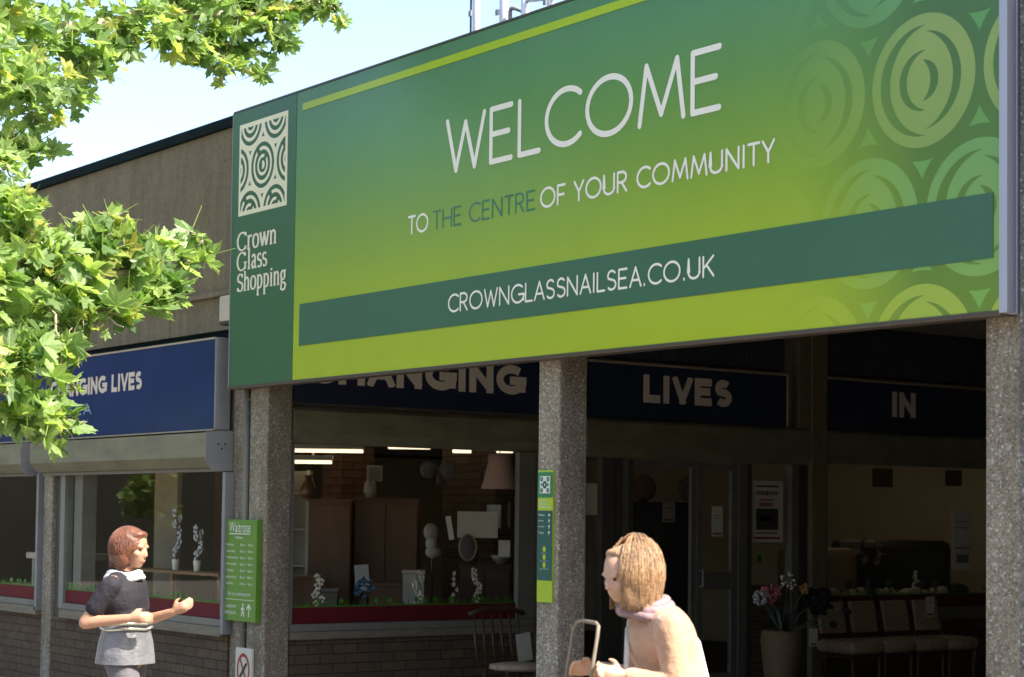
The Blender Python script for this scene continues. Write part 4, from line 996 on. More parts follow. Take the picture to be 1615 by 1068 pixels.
bunch('large black bloom mass on the right of the vase bouquet', 'blackbloom', (1.32, 5.06, .90), .13, 120, .032, 5)
bunch('small black bloom leaning over the first chair, upper one', 'blackbloom', (1.45, 5.28, .82), .04, 26, .02, 6)
bunch('small black bloom leaning over the first chair, lower one', 'blackbloom', (1.45, 5.12, .70), .035, 22, .018, 7)
T = thing('artificial_leaves', 'grey green leaves spilling left out of the terracotta vase', 'leaves', (1.25, 4.70, .60)); bm = bmesh.new(); rd = random.Random(3)
for k in range(34):
    a = rd.uniform(0, math.tau); h = rd.uniform(.12, .42); o_ = rd.uniform(.03, .2)
    p = Vector((1.25, 4.70, .60)); q = p+Vector((math.cos(a)*o_, math.sin(a)*o_, h))
    n_ = (q-p).cross(Vector((rd.random(), rd.random(), .2))).normalized()*rd.uniform(.015, .03); mm = (p+q)/2
    vv = [bm.verts.new(x) for x in (p, mm+n_, q, mm-n_)]; bm.faces.new(vv)
obj('foliage', bm, 'stemgrey', T)

# ================================================================ TREES
def leaf_mat(name, c_lo, c_hi, tr):
    m = bpy.data.materials.new(name); m.use_nodes = True; t = m.node_tree; t.nodes.clear()
    o = t.nodes.new('ShaderNodeOutputMaterial'); g = t.nodes.new('ShaderNodeNewGeometry')
    rp = ramp(t, g.outputs['Random Per Island'], (0, c_lo), (.55, c_hi), (.9, tuple(a*b_ for a, b_ in zip(c_hi, (1.15, 1.08, .9)))), (1, (.40, .38, .10)))
    ns = ramp(t, noise(t, 60, 3), (.35, (.8, .8, .8)), (.65, (1, 1, 1)))
    mu = t.nodes.new('ShaderNodeMix'); mu.data_type = 'RGBA'; mu.blend_type = 'MULTIPLY'; mu.inputs[0].default_value = 1
    t.links.new(rp, mu.inputs[6]); t.links.new(ns, mu.inputs[7])
    mu2 = t.nodes.new('ShaderNodeMix'); mu2.data_type = 'RGBA'; mu2.blend_type = 'MULTIPLY'; mu2.inputs[0].default_value = 1
    t.links.new(mu.outputs[2], mu2.inputs[6]); mu2.inputs[7].default_value = (*tr, 1)
    pr = t.nodes.new('ShaderNodeBsdfPrincipled'); pr.inputs['Roughness'].default_value = .42; pr.inputs['Specular IOR Level'].default_value = .5
    t.links.new(mu.outputs[2], pr.inputs['Base Color'])
    tl = t.nodes.new('ShaderNodeBsdfTranslucent'); t.links.new(mu2.outputs[2], tl.inputs[0])
    mx = t.nodes.new('ShaderNodeMixShader'); mx.inputs[0].default_value = .5
    t.links.new(pr.outputs[0], mx.inputs[1]); t.links.new(tl.outputs[0], mx.inputs[2]); t.links.new(mx.outputs[0], o.inputs[0])
    return m
MT['leaf'] = leaf_mat('plane_tree_leaf', (.06, .135, .035), (.30, .43, .16), (1.7, 1.7, 1.0))
MT['leaf_far'] = leaf_mat('dark_tree_leaf', (.03, .07, .02), (.06, .12, .03), (1.5, 1.6, .8))
MT['bark'] = plain('pale_plane_bark', (.36, .30, .22), .85, .35, 12, bmp=.3)
# lobed leaf outline (angle from tip, radius)
HALF = [(0, 1.0), (8, .80), (14, .84), (20, .60), (27, .50), (36, .74), (44, .78), (50, .96), (56, .74), (64, .68), (74, .47), (86, .60), (95, .62), (104, .78), (112, .58), (124, .52), (145, .34), (165, .22)]
OUT = HALF+[(360-a, r) for a, r in HALF[:0:-1]]
def add_leaf(bm, c, nrm, tip, s, rd):
    nrm = nrm.normalized(); tip = (tip-nrm*tip.dot(nrm)).normalized(); side = nrm.cross(tip)
    fold = rd.uniform(.0, .8); droop = rd.uniform(-.3, .8); wav = rd.uniform(0, 6)
    cv = bm.verts.new(c); ring = []
    for a, r in OUT:
        x = math.sin(R_(a))*r; y = math.cos(R_(a))*r
        zz = abs(x)*fold-(y*y)*droop*.5*(1 if y > 0 else .2)+.05*math.sin(a*.11+wav)
        ring.append(bm.verts.new(c+(side*x*.62+tip*(y*.62)+nrm*zz*.62)*s))
    for k in range(len(ring)): bm.faces.new((cv, ring[k], ring[(k+1) % len(ring)]))
    st = c-tip*s*.12
    e = c-tip*s*.75+Vector((0, 0, s*.1)); d = side*s*.018
    bm.faces.new([bm.verts.new(p) for p in (st+d, e+d*.6, e-d*.6, st-d)])
def crown(name, blobs, m, parent, density, size, seed, near=None):
    rd = random.Random(seed); bm = bmesh.new()
    for (x, y, z, r) in blobs:
        n = max(3, int(density*r*r))
        for k in range(n):
            d = Vector((rd.gauss(0, 1), rd.gauss(0, 1), rd.gauss(0, 1)*.8)); d = d.normalized()*r*(rd.random()**.45)
            c = Vector((x, y, z))+d
            nrm = Vector((rd.gauss(0, .55), rd.gauss(0, .55), 1)); 
            if rd.random() < .3: nrm = Vector((rd.gauss(0, 1), rd.gauss(0, 1), rd.gauss(0, .5)))
            tip = Vector((rd.gauss(0, 1), rd.gauss(0, 1), rd.uniform(-.9, .1)))+d*1.5
            if nrm.cross(tip).length < .05: continue
            add_leaf(bm, c, nrm, tip, size*rd.choice((rd.uniform(.45, .8), rd.uniform(.8, 1.3))), rd)
    return obj(name, bm, m, parent, recalc=False)
def branch(bm, pts, r0, r1, seg=7, jit=.02, seed=0):
    rd = random.Random(seed); P = [Vector(p) for p in pts]; out = []
    for a, b_ in zip(P, P[1:]):
        for k in range(4): out.append(a.lerp(b_, k/4)+Vector([rd.uniform(-jit, jit) for _ in range(3)]))
    out.append(P[-1]); n = len(out)
    tube(bm, out, [r0+(r1-r0)*i/(n-1) for i in range(n)], seg)
LOW = [(3.15, -3.02, 3.22, 0.157), (3.03, -2.82, 3.04, 0.213), (2.81, -2.46, 3.1, 0.20), (2.98, -2.87, 2.76, 0.248), (2.97, -2.56, 2.82, 0.217), (2.87, -2.21, 3.11, 0.13), (2.83, -2.28, 3.30, 0.09), (2.73, -1.93, 3.19, 0.12), (2.86, -2.04, 2.98, 0.17), (2.66, -1.74, 3.11, 0.10), (3.09, -2.42, 2.73, 0.13), (3.24, -2.76, 2.49, 0.14), (3.26, -2.98, 2.41, 0.2), (3.35, -3.0, 2.15, 0.18), (3.37, -2.84, 2.08, 0.15), (3.36, -2.74, 2.28, 0.05), (2.95, -2.14, 2.80, 0.10), (3.2, -3.25, 2.81, 0.342), (3.34, -3.36, 2.28, 0.268), (3.04, -3.34, 3.34, 0.276), (2.98, -2.92, 3.32, 0.142), (2.64, -1.69, 3.3, 0.062), (2.84, -1.9, 2.92, 0.106), (2.95, -2.05, 2.82, 0.06), (2.62, -1.60, 3.16, 0.05), (2.60, -1.58, 3.26, .05), (2.57, -1.52, 3.22, .04)]
UP = [(2.34, -2.69, 4.49, 0.265), (2.6, -2.82, 4.08, 0.24), (2.24, -2.36, 4.49, 0.21), (2.37, -2.50, 4.16, 0.15), (2.23, -2.22, 4.36, 0.11), (2.06, -1.91, 4.66, 0.19), (2.1, -1.88, 4.52, 0.09), (1.3, -2.22, 4.10, 0.10), (1.25, -2.28, 3.98, 0.13), (1.73, -1.35, 4.91, 0.15), (1.68, -1.09, 4.84, 0.15), (1.6, -0.87, 4.74, 0.09), (1.68, -0.76, 5.02, 0.19), (1.64, -0.66, 4.76, 0.07), (1.78, -0.46, 5.05, 0.12), (1.91, -0.30, 5.10, 0.09), (1.88, -0.17, 5.03, 0.04), (1.73, -0.52, 4.84, 0.05), (2.62, -3.14, 4.14, 0.361), (2.47, -3.06, 4.85, 0.442), (2.05, -2.3, 5.12, 0.40), (1.88, -1.53, 5.32, 0.36), (1.75, -0.7, 5.48, 0.30), (1.6, -1.0, 4.60, 0.05), (1.72, -0.86, 4.60, 0.045), (2.07, -1.74, 4.78, 0.202), (1.89, -1.47, 4.7, 0.166), (1.78, -1.28, 4.7, 0.147), (1.72, -1.01, 4.67, 0.128), (1.81, -1.26, 5.0, 0.252), (1.72, -0.87, 4.87, 0.194), (1.78, -0.61, 4.9, 0.152), (1.69, -0.76, 5.11, 0.26), (1.86, -0.36, 5.14, 0.175), (2.17, -2.08, 4.39, 0.158), (2.16, -2.24, 4.17, 0.137), (2.3, -2.54, 3.98, 0.172), (2.49, -2.77, 3.74, 0.167), (2.75, -2.91, 3.53, 0.127), (1.4, -2.08, 3.98, 0.058), (1.72, -1.01, 4.52, 0.051), (1.7, -0.71, 4.59, 0.069)]
OFF = [(2.0, -4.0, 5.6, .9), (1.2, -4.6, 6.4, 1.0), (.6, -3.6, 6.6, .9), (2.4, -5.2, 5.0, .8), (1.0, -5.6, 5.6, .9), (-.2, -4.6, 5.8, .9), (1.6, -2.9, 6.2, .7)]
TB = (1.5, -4.6, 0)
T = thing('plane_tree', 'sunlit plane tree with lobed yellow-green leaves overhanging the left of the shopfront', 'tree', TB)
bm = bmesh.new(); branch(bm, [TB, (1.5, -4.58, 1.6), (1.45, -4.5, 3.2), (1.4, -4.3, 4.6), (1.2, -4.3, 6.2)], .19, .07, 12, .015, 1)
obj('trunk', bm, 'bark', T, smooth=True)
bm = bmesh.new()
branch(bm, [(1.46, -4.52, 2.6), (2.5, -3.9, 2.95), (3.1, -3.3, 3.05), (3.0, -2.95, 3.02), (2.95, -2.7, 2.93), (2.9, -2.4, 2.98), (2.75, -2.0, 3.02), (2.66, -1.75, 3.10)], .06, .006, 8, .012, 2)
branch(bm, [(3.05, -3.1, 3.04), (3.0, -2.8, 3.10), (2.9, -2.5, 3.06), (2.85, -2.25, 3.2)], .014, .004, 6, .015, 3)
branch(bm, [(3.0, -2.95, 3.02), (3.15, -2.8, 2.75), (3.25, -2.75, 2.45), (3.35, -2.9, 2.2)], .014, .004, 6, .015, 4)
branch(bm, [(2.95, -2.7, 2.93), (3.05, -2.5, 2.75), (3.15, -2.35, 2.65)], .010, .004, 6, .012, 5)
branch(bm, [(2.82, -2.15, 3.0), (2.74, -1.95, 3.15), (2.72, -1.9, 3.28)], .008, .003, 6, .01, 6)
branch(bm, [(1.43, -4.4, 3.9), (2.0, -3.5, 4.4), (2.2, -2.8, 4.55), (2.15, -2.2, 4.6), (1.9, -1.6, 4.85), (1.75, -1.0, 4.95), (1.75, -.5, 5.05), (1.88, -.25, 5.1)], .06, .005, 8, .02, 7)
branch(bm, [(2.2, -2.8, 4.55), (2.45, -2.8, 4.2), (2.4, -2.5, 4.15)], .014, .004, 6, .015, 8)
branch(bm, [(1.85, -1.4, 4.88), (1.68, -1.05, 4.75), (1.6, -.9, 4.62)], .010, .003, 6, .012, 9)
branch(bm, [(1.43, -4.4, 3.5), (1.35, -3.2, 3.8), (1.28, -2.4, 4.0)], .03, .004, 6, .02, 10)
for k, o_ in enumerate(OFF): branch(bm, [(1.4, -4.4, 4.2+k*.2), tuple((a+b_)/2 for a, b_ in zip((1.3, -4.4, 5.2), o_[:3])), o_[:3]], .05, .012, 6, .03, 20+k)
rd = random.Random(77)
for (x, y, z, rr) in LOW+UP:
    for k in range(3):
        d = Vector((rd.gauss(0, 1), rd.gauss(0, 1), rd.gauss(0, .6))).normalized()*rr*1.15; c = Vector((x, y, z))
        branch(bm, [c-d*.5, c+d*.2+Vector((0, 0, .02)), c+d], .0055, .002, 5, .008, rd.randrange(9999))
obj('branch', bm, 'bark', T, smooth=True)
cr_ = crown('crown', LOW, 'leaf', T, 1300, .19, 11)
crown('crown', UP, 'leaf', T, 1200, .165, 12)
crown('crown', OFF, 'leaf', T, 500, .22, 13)

T = thing('plane_tree', 'second plane tree further down the pavement, mirrored in the street window', 'tree', (-6.5, -4.2, 0))
bm = bmesh.new(); branch(bm, [(-6.5, -4.2, 0), (-6.5, -4.2, 2), (-6.4, -4.1, 4), (-6.3, -4, 6)], .2, .08, 12, .02, 31)
branch(bm, [(-6.45, -4.15, 2.4), (-5.8, -3, 2.5), (-5.1, -2.0, 2.3), (-4.9, -1.6, 2.0)], .05, .006, 7, .02, 32)
obj('trunk', bm, 'bark', T, smooth=True)
crown('crown', [(-4.9, -1.6, 2.05, .22), (-5.2, -2.0, 2.3, .22), (-5.6, -2.6, 2.5, .3), (-5.0, -1.7, 1.85, .13), (-5.1, -1.5, 1.72, .22), (-4.75, -1.3, 1.9, .14), (-5.4, -1.9, 1.6, .16)], 'leaf', T, 2200, .15, 33)
crown('crown', [(-6.5, -4, 5, 1.4), (-7.6, -4.8, 4.4, 1.2), (-5.6, -3.4, 4.2, .9), (-7, -3.4, 6, 1.2), (-8.2, -5.4, 3.4, 1)], 'leaf', T, 330, .2, 34)
# unseen block added down the street to darken reflections in the panes
bm = bmesh.new(); NB = thing('added_block', 'unseen dark block added across the street to darken the shop window reflections', 'building', (-34, -30, 0))
bx('wall', plain('reflection_dark_wall', (.018, .02, .014), .9, .3, 1), NB, -34, -28, -46, -6, 0, 9.5); bx('roof', 'coping', NB, -34.2, -27.8, -46.2, -5.8, 9.5, 9.8)

NB = thing('added_block', 'unseen brown brick block added behind the camera to block low sky', 'building', (19, -20, 0))  # added to keep sky light off the right-facing column sides
bx('wall', 'brick', NB, 19, 26, -26, .0, 0, 9.0); bx('roof', 'coping', NB, 18.8, 26.2, -26.2, .2, 9.003, 9.3)
# ================================================================ PEOPLE
def organic(name, prims, m, parent, voxel=.008, smooth=6, M4=None):
    """prims: list of ('c', p0, p1, r0, r1) tapered limbs or ('e', centre, radii, rotation) masses -> one remeshed skin"""
    bm = bmesh.new()
    for p in prims:
        if p[0] == 'c':
            a, b_ = Vector(p[1]), Vector(p[2]); n = 6
            ball(bm, a, p[3], 2); ball(bm, b_, p[4], 2); tube(bm, [a.lerp(b_, k/n) for k in range(n+1)], [p[3]+(p[4]-p[3])*k/n for k in range(n+1)], 14)
        else: ball(bm, p[1], p[2], 3, p[3] if len(p) > 3 else None)
    me = bpy.data.meshes.new(name); bm.to_mesh(me); bm.free()
    o = bpy.data.objects.new(name, me); C.objects.link(o)
    r = o.modifiers.new('r', 'REMESH'); r.mode = 'VOXEL'; r.voxel_size = voxel
    s = o.modifiers.new('s', 'SMOOTH'); s.factor = .5; s.iterations = smooth
    dg = bpy.context.evaluated_depsgraph_get(); me2 = bpy.data.meshes.new_from_object(o.evaluated_get(dg))
    o.modifiers.clear(); o.data = me2; me2.name = name; me2.materials.clear(); me2.materials.append(m)
    for p in me2.polygons: p.use_smooth = True
    o.parent = parent; bpy.data.meshes.remove(me); return o
def skin(name, c):
    m, t, b = new_mat(name)
    t.links.new(ramp(t, noise(t, 30, 4), (.3, tuple(x*.9 for x in c)), (.7, c)), b.inputs['Base Color'])
    b.inputs['Roughness'].default_value = .5; b.inputs['Subsurface Weight'].default_value = .15; b.inputs['Subsurface Radius'].default_value = (.02, .01, .005)
    return m
def cloth(name, c, rough=.85, var=.18, sheen=.2):
    m, t, b = new_mat(name)
    n1 = noise(t, 7, 5, .6); n2 = noise(t, 160, 2)
    t.links.new(ramp(t, n1, (.3, tuple(x*(1-var) for x in c)), (.7, tuple(x*(1+var) for x in c))), b.inputs['Base Color'])
    b.inputs['Roughness'].default_value = rough; b.inputs['Sheen Weight'].default_value = sheen; bump(t, b, n1, .9, .03); return m
def hand(prims, w, d, side, s=1):
    """w wrist, d pointing direction, side = thumb direction; five bent fingers"""
    d = d.normalized(); side = (side-d*side.dot(d)).normalized(); n = d.cross(side)
    pc = w+d*.045*s
    prims.append(('c', w, w+d*.075*s, .024*s, .030*s)); prims.append(('c', w+d*.03*s+side*.012*s, w+d*.075*s+side*.02*s, .02*s, .018*s)); prims.append(('c', w+d*.03*s-side*.012*s, w+d*.075*s-side*.022*s, .02*s, .017*s))
    for k, (l, o_) in enumerate(((.070, .029), (.078, .010), (.073, -.010), (.058, -.028))):
        a = w+d*.08*s+side*o_*s; b_ = a+(d*.85+n*-.4).normalized()*l*.5*s; e = b_+(d*.45-n*.9).normalized()*l*.5*s
        prims.append(('c', a, b_, .0095*s, .0088*s)); prims.append(('c', b_, e, .0088*s, .0072*s))
    a = w+d*.02*s+side*.025*s; b_ = a+(side*.8+d*.7-n*.3).normalized()*.04*s; e = b_+(d*.9-n*.3+side*.1).normalized()*.03*s
    prims.append(('c', a, b_, .013*s, .011*s)); prims.append(('c', b_, e, .011*s, .008*s))
def head_prims(h, f, up_, s=1):
    """h centre of head, f facing, up_ up"""
    f = f.normalized(); up_ = (up_-f*up_.dot(f)).normalized(); l = up_.cross(f)
    Rm = Matrix((f, l, up_)).transposed()
    E = lambda a, b_, c, ra, rb, rc: ('e', h+f*a*s+l*b_*s+up_*c*s, (ra*s, rb*s, rc*s), Rm)
    P = [E(-.012, 0, .03, .096, .077, .088), E(.022, 0, -.03, .068, .060, .080), E(.040, 0, -.083, .038, .036, .028),
         E(.088, 0, -.018, .016, .011, .024), E(.094, 0, -.032, .015, .015, .011), E(.078, 0, -.060, .014, .024, .007), E(.077, 0, -.070, .013, .021, .007),
         E(.074, .03, .018, .016, .022, .008), E(.074, -.03, .018, .016, .022, .008), E(.055, .042, -.025, .022, .02, .02), E(.055, -.042, -.025, .022, .02, .02),
         E(-.005, .076, -.012, .016, .010, .028), E(-.005, -.076, -.012, .016, .010, .028)]
    eyes = [h+f*.073*s+l*k*.031*s+up_*.002*s for k in (1, -1)]
    return P, eyes, f, l, up_
def person(label, loc, rz, spec):
    T = thing('person', label, 'person', loc, rz=rz); spec(T); return T
def strands(bm, roots, fn, n, seed, r=.006):
    rd = random.Random(seed)
    for k in range(n):
        pts = fn(rd); tube(bm, pts, [r*(1-.6*i/(len(pts)-1)) for i in range(len(pts))], 5)
V3 = Vector
# --- person 1: walks to the right, short sleeves, arm swinging forward
def p1(T):
    sk_ = skin('skin_warm', (.50, .27, .17)); s = .905
    H = V3((.03, 0, 1.40)); hd, eyes, f_, l_, u_ = head_prims(H, V3((1, -.18, -.10)), V3((.05, 0, 1)), .92)
    P = hd+[('c', V3((-.005, 0, 1.345)), V3((-.025, 0, 1.23)), .048, .055)]
    P += [('e', V3((-.02, 0, 1.13)), (.10, .155, .15)), ('e', V3((.0, 0, .98)), (.095, .135, .14)), ('e', V3((-.01, 0, .83)), (.115, .16, .12))]
    for y in (-.155, .155): P.append(('c', V3((-.02, y*.6, 1.22)), V3((-.02, y, 1.205)), .05, .048))
    # right arm (camera side): elbow back and low, forearm reaching forward
    sh, el, wr = V3((-.02, -.165, 1.20)), V3((-.15, -.20, 1.0)), V3((.11, -.20, 1.03))
    P += [('c', sh, el, .044, .035), ('c', el, wr, .036, .024)]; hand(P, wr, V3((1, .1, .10)), V3((0, .3, 1)), .88)
    sh2, el2, wr2 = V3((-.02, .165, 1.20)), V3((.0, .21, .99)), V3((.21, .15, 1.05))
    P += [('c', sh2, el2, .044, .035), ('c', el2, wr2, .036, .024)]; hand(P, wr2, V3((1, 0, .5)), V3((0, -.3, 1)), .88)
    P += [('c', V3((0, -.085, .82)), V3((.13, -.085, .45)), .078, .052), ('c', V3((.13, -.085, .45)), V3((.10, -.085, .07)), .05, .033), ('c', V3((.09, -.085, .04)), V3((.22, -.09, .03)), .036, .028)]
    P += [('c', V3((0, .085, .82)), V3((-.03, .085, .45)), .078, .052), ('c', V3((-.03, .085, .45)), V3((-.25, .085, .13)), .05, .033), ('c', V3((-.26, .085, .10)), V3((-.16, .09, .03)), .036, .028)]
    organic('body', P, sk_, T, .0075, 4)
    for e in eyes:
        bm = bmesh.new(); ball(bm, e, .0085, 2); o = obj('eye', bm, plain('eye_dark', (.03, .02, .015), .2), None); o.parent = T
    # hair: auburn bob
    Hp = [('e', H+V3((-.03, 0, .030)), (.105, .094, .098)), ('e', H+V3((-.06, 0, -.04)), (.075, .088, .085)), ('e', H+V3((-.035, .072, -.05)), (.05, .025, .075)), ('e', H+V3((-.035, -.072, -.05)), (.05, .025, .075)), ('e', H+V3((.035, .0, .078)), (.045, .062, .022))]
    bmh = organic('hair', Hp, cloth('auburn_hair', (.17, .06, .03), .45, .45, .1), T, .007, 14)
    bm = bmesh.new(); rd = random.Random(4)
    for k in range(420):
        a = rd.uniform(-2.2, 2.2)+math.pi; e_ = rd.uniform(.0, 1.3); pts = []
        for i in range(6):
            t_ = i/5; e2 = e_*(1-t_)-1.05*t_; q = V3((math.cos(a)*math.cos(max(e2, -.5)), math.sin(a)*math.cos(max(e2, -.5)), math.sin(e2)))
            pts.append(H+V3((-.035, 0, .005))+V3((q.x*.104, q.y*.098, q.z*.118))*(1+rd.uniform(-.02, .03)))
        tube(bm, pts, [.0012, .0018, .0018, .0016, .0013, .0008], 4)
    o = obj('hair_strands', bm, bmh.data.materials[0], None, smooth=True); o.parent = T
    # dark top with short sleeves
    dk = cloth('charcoal_top', (.016, .014, .021), sheen=0)
    Q = [('e', V3((-.02, 0, 1.13)), (.118, .172, .162)), ('e', V3((.0, 0, .99)), (.11, .15, .16)), ('c', V3((-.02, -.10, 1.215)), V3((-.02, .10, 1.215)), .062, .062),
         ('c', sh, sh.lerp(el, .62), .058, .054), ('c', sh2, sh2.lerp(el2, .62), .058, .054)]
    organic('top', Q, dk, T, .008, 5)
    # white collar
    bm = bmesh.new()
    for r_, z_, rr in ((.078, 1.262, .017), (.090, 1.240, .017)):
        tube(bm, [V3((-.018+r_*math.cos(a*math.tau/24)*1.1, r_*math.sin(a*math.tau/24), z_+.008*math.cos(a*math.tau/24*3))) for a in range(25)], rr, 8)
    o = obj('collar', bm, cloth('white_collar', (.75, .74, .78)), None, smooth=True); o.parent = T
    # silvery skirt and dark leggings
    bm = bmesh.new(); n = 48; rings = []
    for z_, rx, ry in ((1.0, .112, .148), (.95, .126, .160), (.89, .142, .174), (.83, .150, .182), (.775, .156, .188)):
        rings.append([bm.verts.new((rx*math.cos(k*math.tau/n)*(1+.035*math.sin(k*math.tau*9/n)*(1-z_)*3), ry*math.sin(k*math.tau/n)*(1+.035*math.sin(k*math.tau*9/n)*(1-z_)*3), z_)) for k in range(n)])
    for A, D in zip(rings, rings[1:]):
        for k in range(n): bm.faces.new((A[k], A[(k+1) % n], D[(k+1) % n], D[k]))
    o = obj('skirt', bm, cloth('silver_grey_skirt', (.15, .15, .16), .35, .25), None, smooth=True); o.parent = T
    bm = bmesh.new()
    for z_ in (.995, .965): tube(bm, [V3((.131*math.cos(a*math.tau/24)*(1+.06*(z_ < .94)), .170*math.sin(a*math.tau/24)*(1+.05*(z_ < .94)), z_+.004*math.sin(a))) for a in range(25)], .008, 6)
    o = obj('belt', bm, plain('shiny_belt', (.7, .68, .6), .2, .2, 30, metal=.7), None, smooth=True); o.parent = T
    L = [('c', V3((0, -.085, .80)), V3((.13, -.085, .45)), .088, .060), ('c', V3((.13, -.085, .45)), V3((.10, -.085, .09)), .058, .042), ('c', V3((0, .085, .80)), V3((-.03, .085, .45)), .088, .060), ('c', V3((-.03, .085, .45)), V3((-.24, .085, .15)), .058, .042)]
    organic('leggings', L, cloth('grey_leggings', (.12, .11, .125)), T, .009, 4)
    for a, b_ in ((V3((.075, -.085, .035)), V3((.235, -.09, .03))), (V3((-.28, .085, .09)), V3((-.15, .09, .03)))):
        organic('shoe', [('c', a, b_, .046, .036)], cloth('dark_shoe', (.03, .03, .035), .5), T, .008, 3)
person('person in charcoal top, white collar and silvery skirt walking right past the street window', (3.46, -2.44, 0), R_(40), p1)
# --- person 2: closer, walks left, pale peach cardigan, light brown hair
def p2(T):
    sk_ = skin('skin_light', (.56, .34, .23))
    H = V3((.125, .0, 1.375)); hd, eyes, f_, l_, u_ = head_prims(H, V3((1, .35, -.30)), V3((.15, .1, 1)), .95)
    P = hd+[('c', V3((.055, 0, 1.33)), V3((0, 0, 1.21)), .05, .06)]
    P += [('e', V3((-.03, 0, 1.10)), (.115, .165, .16), Matrix.Rotation(R_(14), 3, 'Y')), ('e', V3((-.06, 0, .94)), (.11, .145, .15)), ('e', V3((-.06, 0, .80)), (.13, .17, .12))]
    for y in (-.165, .165): P.append(('c', V3((-.01, y*.6, 1.19)), V3((-.01, y, 1.17)), .05, .048))
    sh, el, wr = V3((-.01, .175, 1.17)), V3((-.03, .225, .93)), V3((.18, .18, .985))
    P += [('c', sh, el, .046, .037), ('c', el, wr, .037, .025)]; hand(P, wr, V3((1, -.1, .15)), V3((0, -.4, 1)), .9)
    sh2, el2, wr2 = V3((-.01, -.175, 1.17)), V3((-.02, -.22, .93)), V3((.20, -.16, .98))
    P += [('c', sh2, el2, .046, .037), ('c', el2, wr2, .037, .025)]; hand(P, wr2, V3((1, .1, .15)), V3((0, .4, 1)), .9)
    P += [('c', V3((-.05, -.09, .80)), V3((.10, -.09, .45)), .085, .056), ('c', V3((.10, -.09, .45)), V3((.06, -.09, .07)), .054, .036), ('c', V3((.05, -.09, .04)), V3((.19, -.09, .03)), .038, .03)]
    P += [('c', V3((-.05, .09, .80)), V3((-.09, .09, .45)), .085, .056), ('c', V3((-.09, .09, .45)), V3((-.28, .09, .13)), .054, .036), ('c', V3((-.29, .09, .10)), V3((-.19, .09, .03)), .038, .03)]
    organic('body', P, sk_, T, .0075, 4)
    for e in eyes:
        bm = bmesh.new(); ball(bm, e, .0085, 2); o = obj('eye', bm, plain('eye_brown', (.04, .025, .015), .2), None); o.parent = T
    hm = cloth('light_brown_hair', (.34, .20, .10), .42, .4, .1)
    Hp = [('e', H+V3((-.035, -.005, .030)), (.112, .100, .098)), ('e', H+V3((-.07, 0, -.05)), (.085, .098, .10)), ('e', H+V3((-.03, .080, -.06)), (.062, .028, .105)), ('e', H+V3((-.03, -.080, -.06)), (.062, .028, .105)), ('e', H+V3((.03, .0, .082)), (.045, .066, .024)), ('e', H+V3((-.06, .02, -.13)), (.07, .09, .05))]
    organic('hair', Hp, hm, T, .007, 16)
    bm = bmesh.new(); rd = random.Random(9)
    for k in range(800):
        a = rd.uniform(-2.4, 2.4)+math.pi; e_ = rd.uniform(.0, 1.5)
        r0 = V3((math.cos(a)*math.cos(e_), math.sin(a)*math.cos(e_), math.sin(e_)))
        pts = []
        for i in range(7):
            t_ = i/6; e2 = e_*(1-t_)-1.15*t_; q = V3((math.cos(a)*math.cos(max(e2, -.5)), math.sin(a)*math.cos(max(e2, -.5)), math.sin(e2)*1.25))
            c = H+V3((-.045, 0, .005))
            pts.append(c+V3((q.x*.122, q.y*.119, q.z*.126))*(1+rd.uniform(-.02, .03))+V3((0, 0, .004*math.sin(i*1.3+k))))
        tube(bm, pts, [.0012, .0016, .0018, .0018, .0016, .0013, .0008], 4)
    o = obj('hair_strands', bm, hm, None, smooth=True); o.parent = T
    pk = cloth('peach_cardigan', (.46, .27, .165), .9, .22, .4)
    bm = bmesh.new()
    for r_, z_, rr in ((.074, 1.262, .021), (.088, 1.240, .023), (.100, 1.218, .020)):
        tube(bm, [V3((.028+r_*math.cos(a*math.tau/24)*1.05, r_*math.sin(a*math.tau/24)*1.1, z_+.012*math.cos(a*math.tau/24*2))) for a in range(25)], rr, 10)
    o = obj('scarf', bm, cloth('mauve_scarf', (.30, .19, .20)), None, smooth=True); o.parent = T
    bm = bmesh.new(); tube(bm, [V3((.0, -.12, 1.245)), V3((-.12, -.06, 1.22)), V3((-.185, .02, 1.10)), V3((-.19, .12, .95)), V3((-.14, .19, .85))], .012, 8)
    tube(bm, [V3((.0, -.12, 1.245)), V3((.09, -.05, 1.15)), V3((.13, .06, 1.0)), V3((.10, .17, .87))], .012, 8)
    o = obj('bag_strap', bm, cloth('cream_strap', (.6, .55, .46)), None, smooth=True); o.parent = T
    Q = [('e', V3((-.04, 0, 1.10)), (.138, .188, .172), Matrix.Rotation(R_(14), 3, 'Y')), ('e', V3((-.08, 0, .95)), (.14, .175, .19)), ('e', V3((-.07, 0, .80)), (.16, .195, .15)), ('c', V3((-.01, -.11, 1.18)), V3((-.01, .11, 1.18)), .066, .066),
         ('c', sh, el, .064, .056), ('c', el, el.lerp(wr, .85), .056, .042), ('c', sh2, el2, .064, .056), ('c', el2, el2.lerp(wr2, .85), .056, .042),
         ('e', V3((-.005, 0, 1.235)), (.085, .09, .035))]
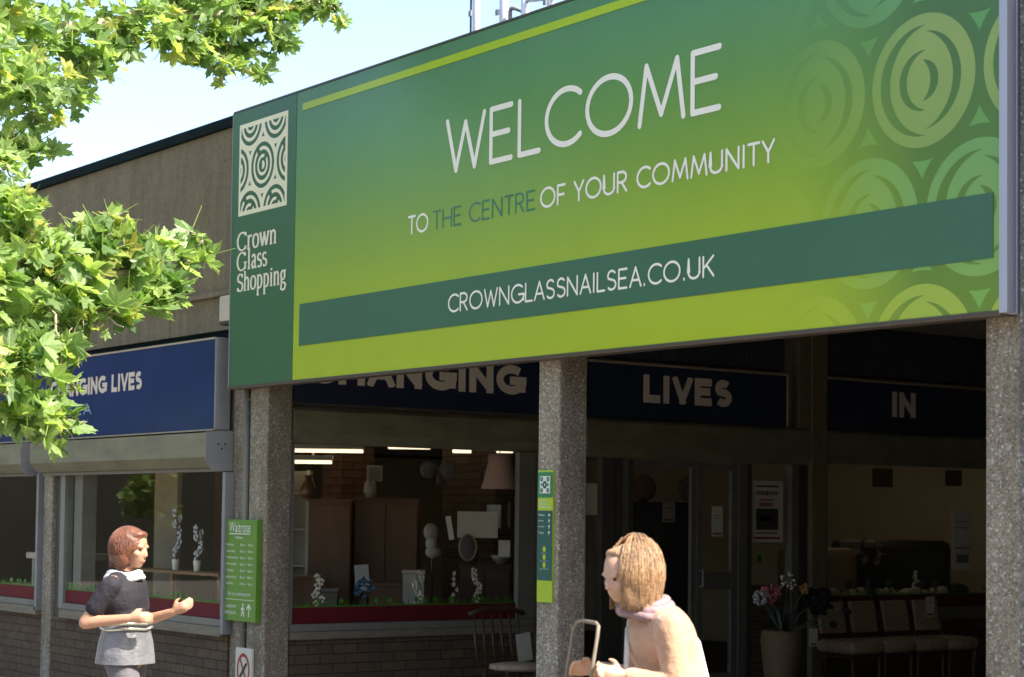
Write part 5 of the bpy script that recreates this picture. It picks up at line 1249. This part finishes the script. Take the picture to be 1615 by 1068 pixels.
    organic('cardigan', Q, pk, T, .008, 4)
    L = [('c', V3((-.05, -.09, .78)), V3((.10, -.09, .45)), .098, .072), ('c', V3((.10, -.09, .45)), V3((.06, -.09, .09)), .070, .058), ('c', V3((-.05, .09, .78)), V3((-.09, .09, .45)), .098, .072), ('c', V3((-.09, .09, .45)), V3((-.27, .09, .15)), .070, .058)]
    organic('trousers', L, cloth('sand_trousers', (.42, .33, .22)), T, .009, 4)
    for a, b_ in ((V3((.035, -.09, .035)), V3((.205, -.09, .03))), (V3((-.31, .09, .09)), V3((-.18, .09, .03)))):
        organic('shoe', [('c', a, b_, .048, .038)], cloth('tan_shoe', (.18, .11, .06), .5), T, .008, 3)
P2L = Vector((7.33, -1.96, 0)); P2A = R_(-112)
person('person with light brown hair in a pale peach cardigan leaning forward, pushing a shopping trolley', P2L, P2A, p2)
# shopping trolley in front of person 2
def loc2(x, y, z):
    v = Matrix.Rotation(P2A, 3, 'Z') @ Vector((x, y, 0)); return (P2L.x+v.x, P2L.y+v.y, z)
T = thing('shopping_trolley', 'pale wheeled shopping trolley with a white tubular handle, pushed by the nearer person', 'trolley', loc2(.42, 0, 0))
bm = bmesh.new(); tube(bm, [loc2(.40, -.17, .05), loc2(.33, -.17, .85), loc2(.285, -.17, 1.14), loc2(.275, -.15, 1.175), loc2(.27, -.10, 1.185), loc2(.27, .10, 1.185), loc2(.275, .15, 1.175), loc2(.285, .17, 1.14), loc2(.33, .17, .85), loc2(.40, .17, .05)], .0075, 10)
obj('handle_frame', bm, 'sill', T, smooth=True)
bm = bmesh.new(); box(bm, .40, .64, -.16, .16, .12, .90, .04); bm.transform(Matrix.Translation(P2L) @ Matrix.Rotation(P2A, 4, 'Z')); obj('bag', bm, cloth('khaki_canvas', (.34, .27, .16)), T, smooth=False)
for s_ in (-1, 1):
    bm = bmesh.new(); tube(bm, [loc2(.42, s_*.185, .09), loc2(.42, s_*.215, .09)], .09, 20); obj('wheel', bm, 'black', T, smooth=True)
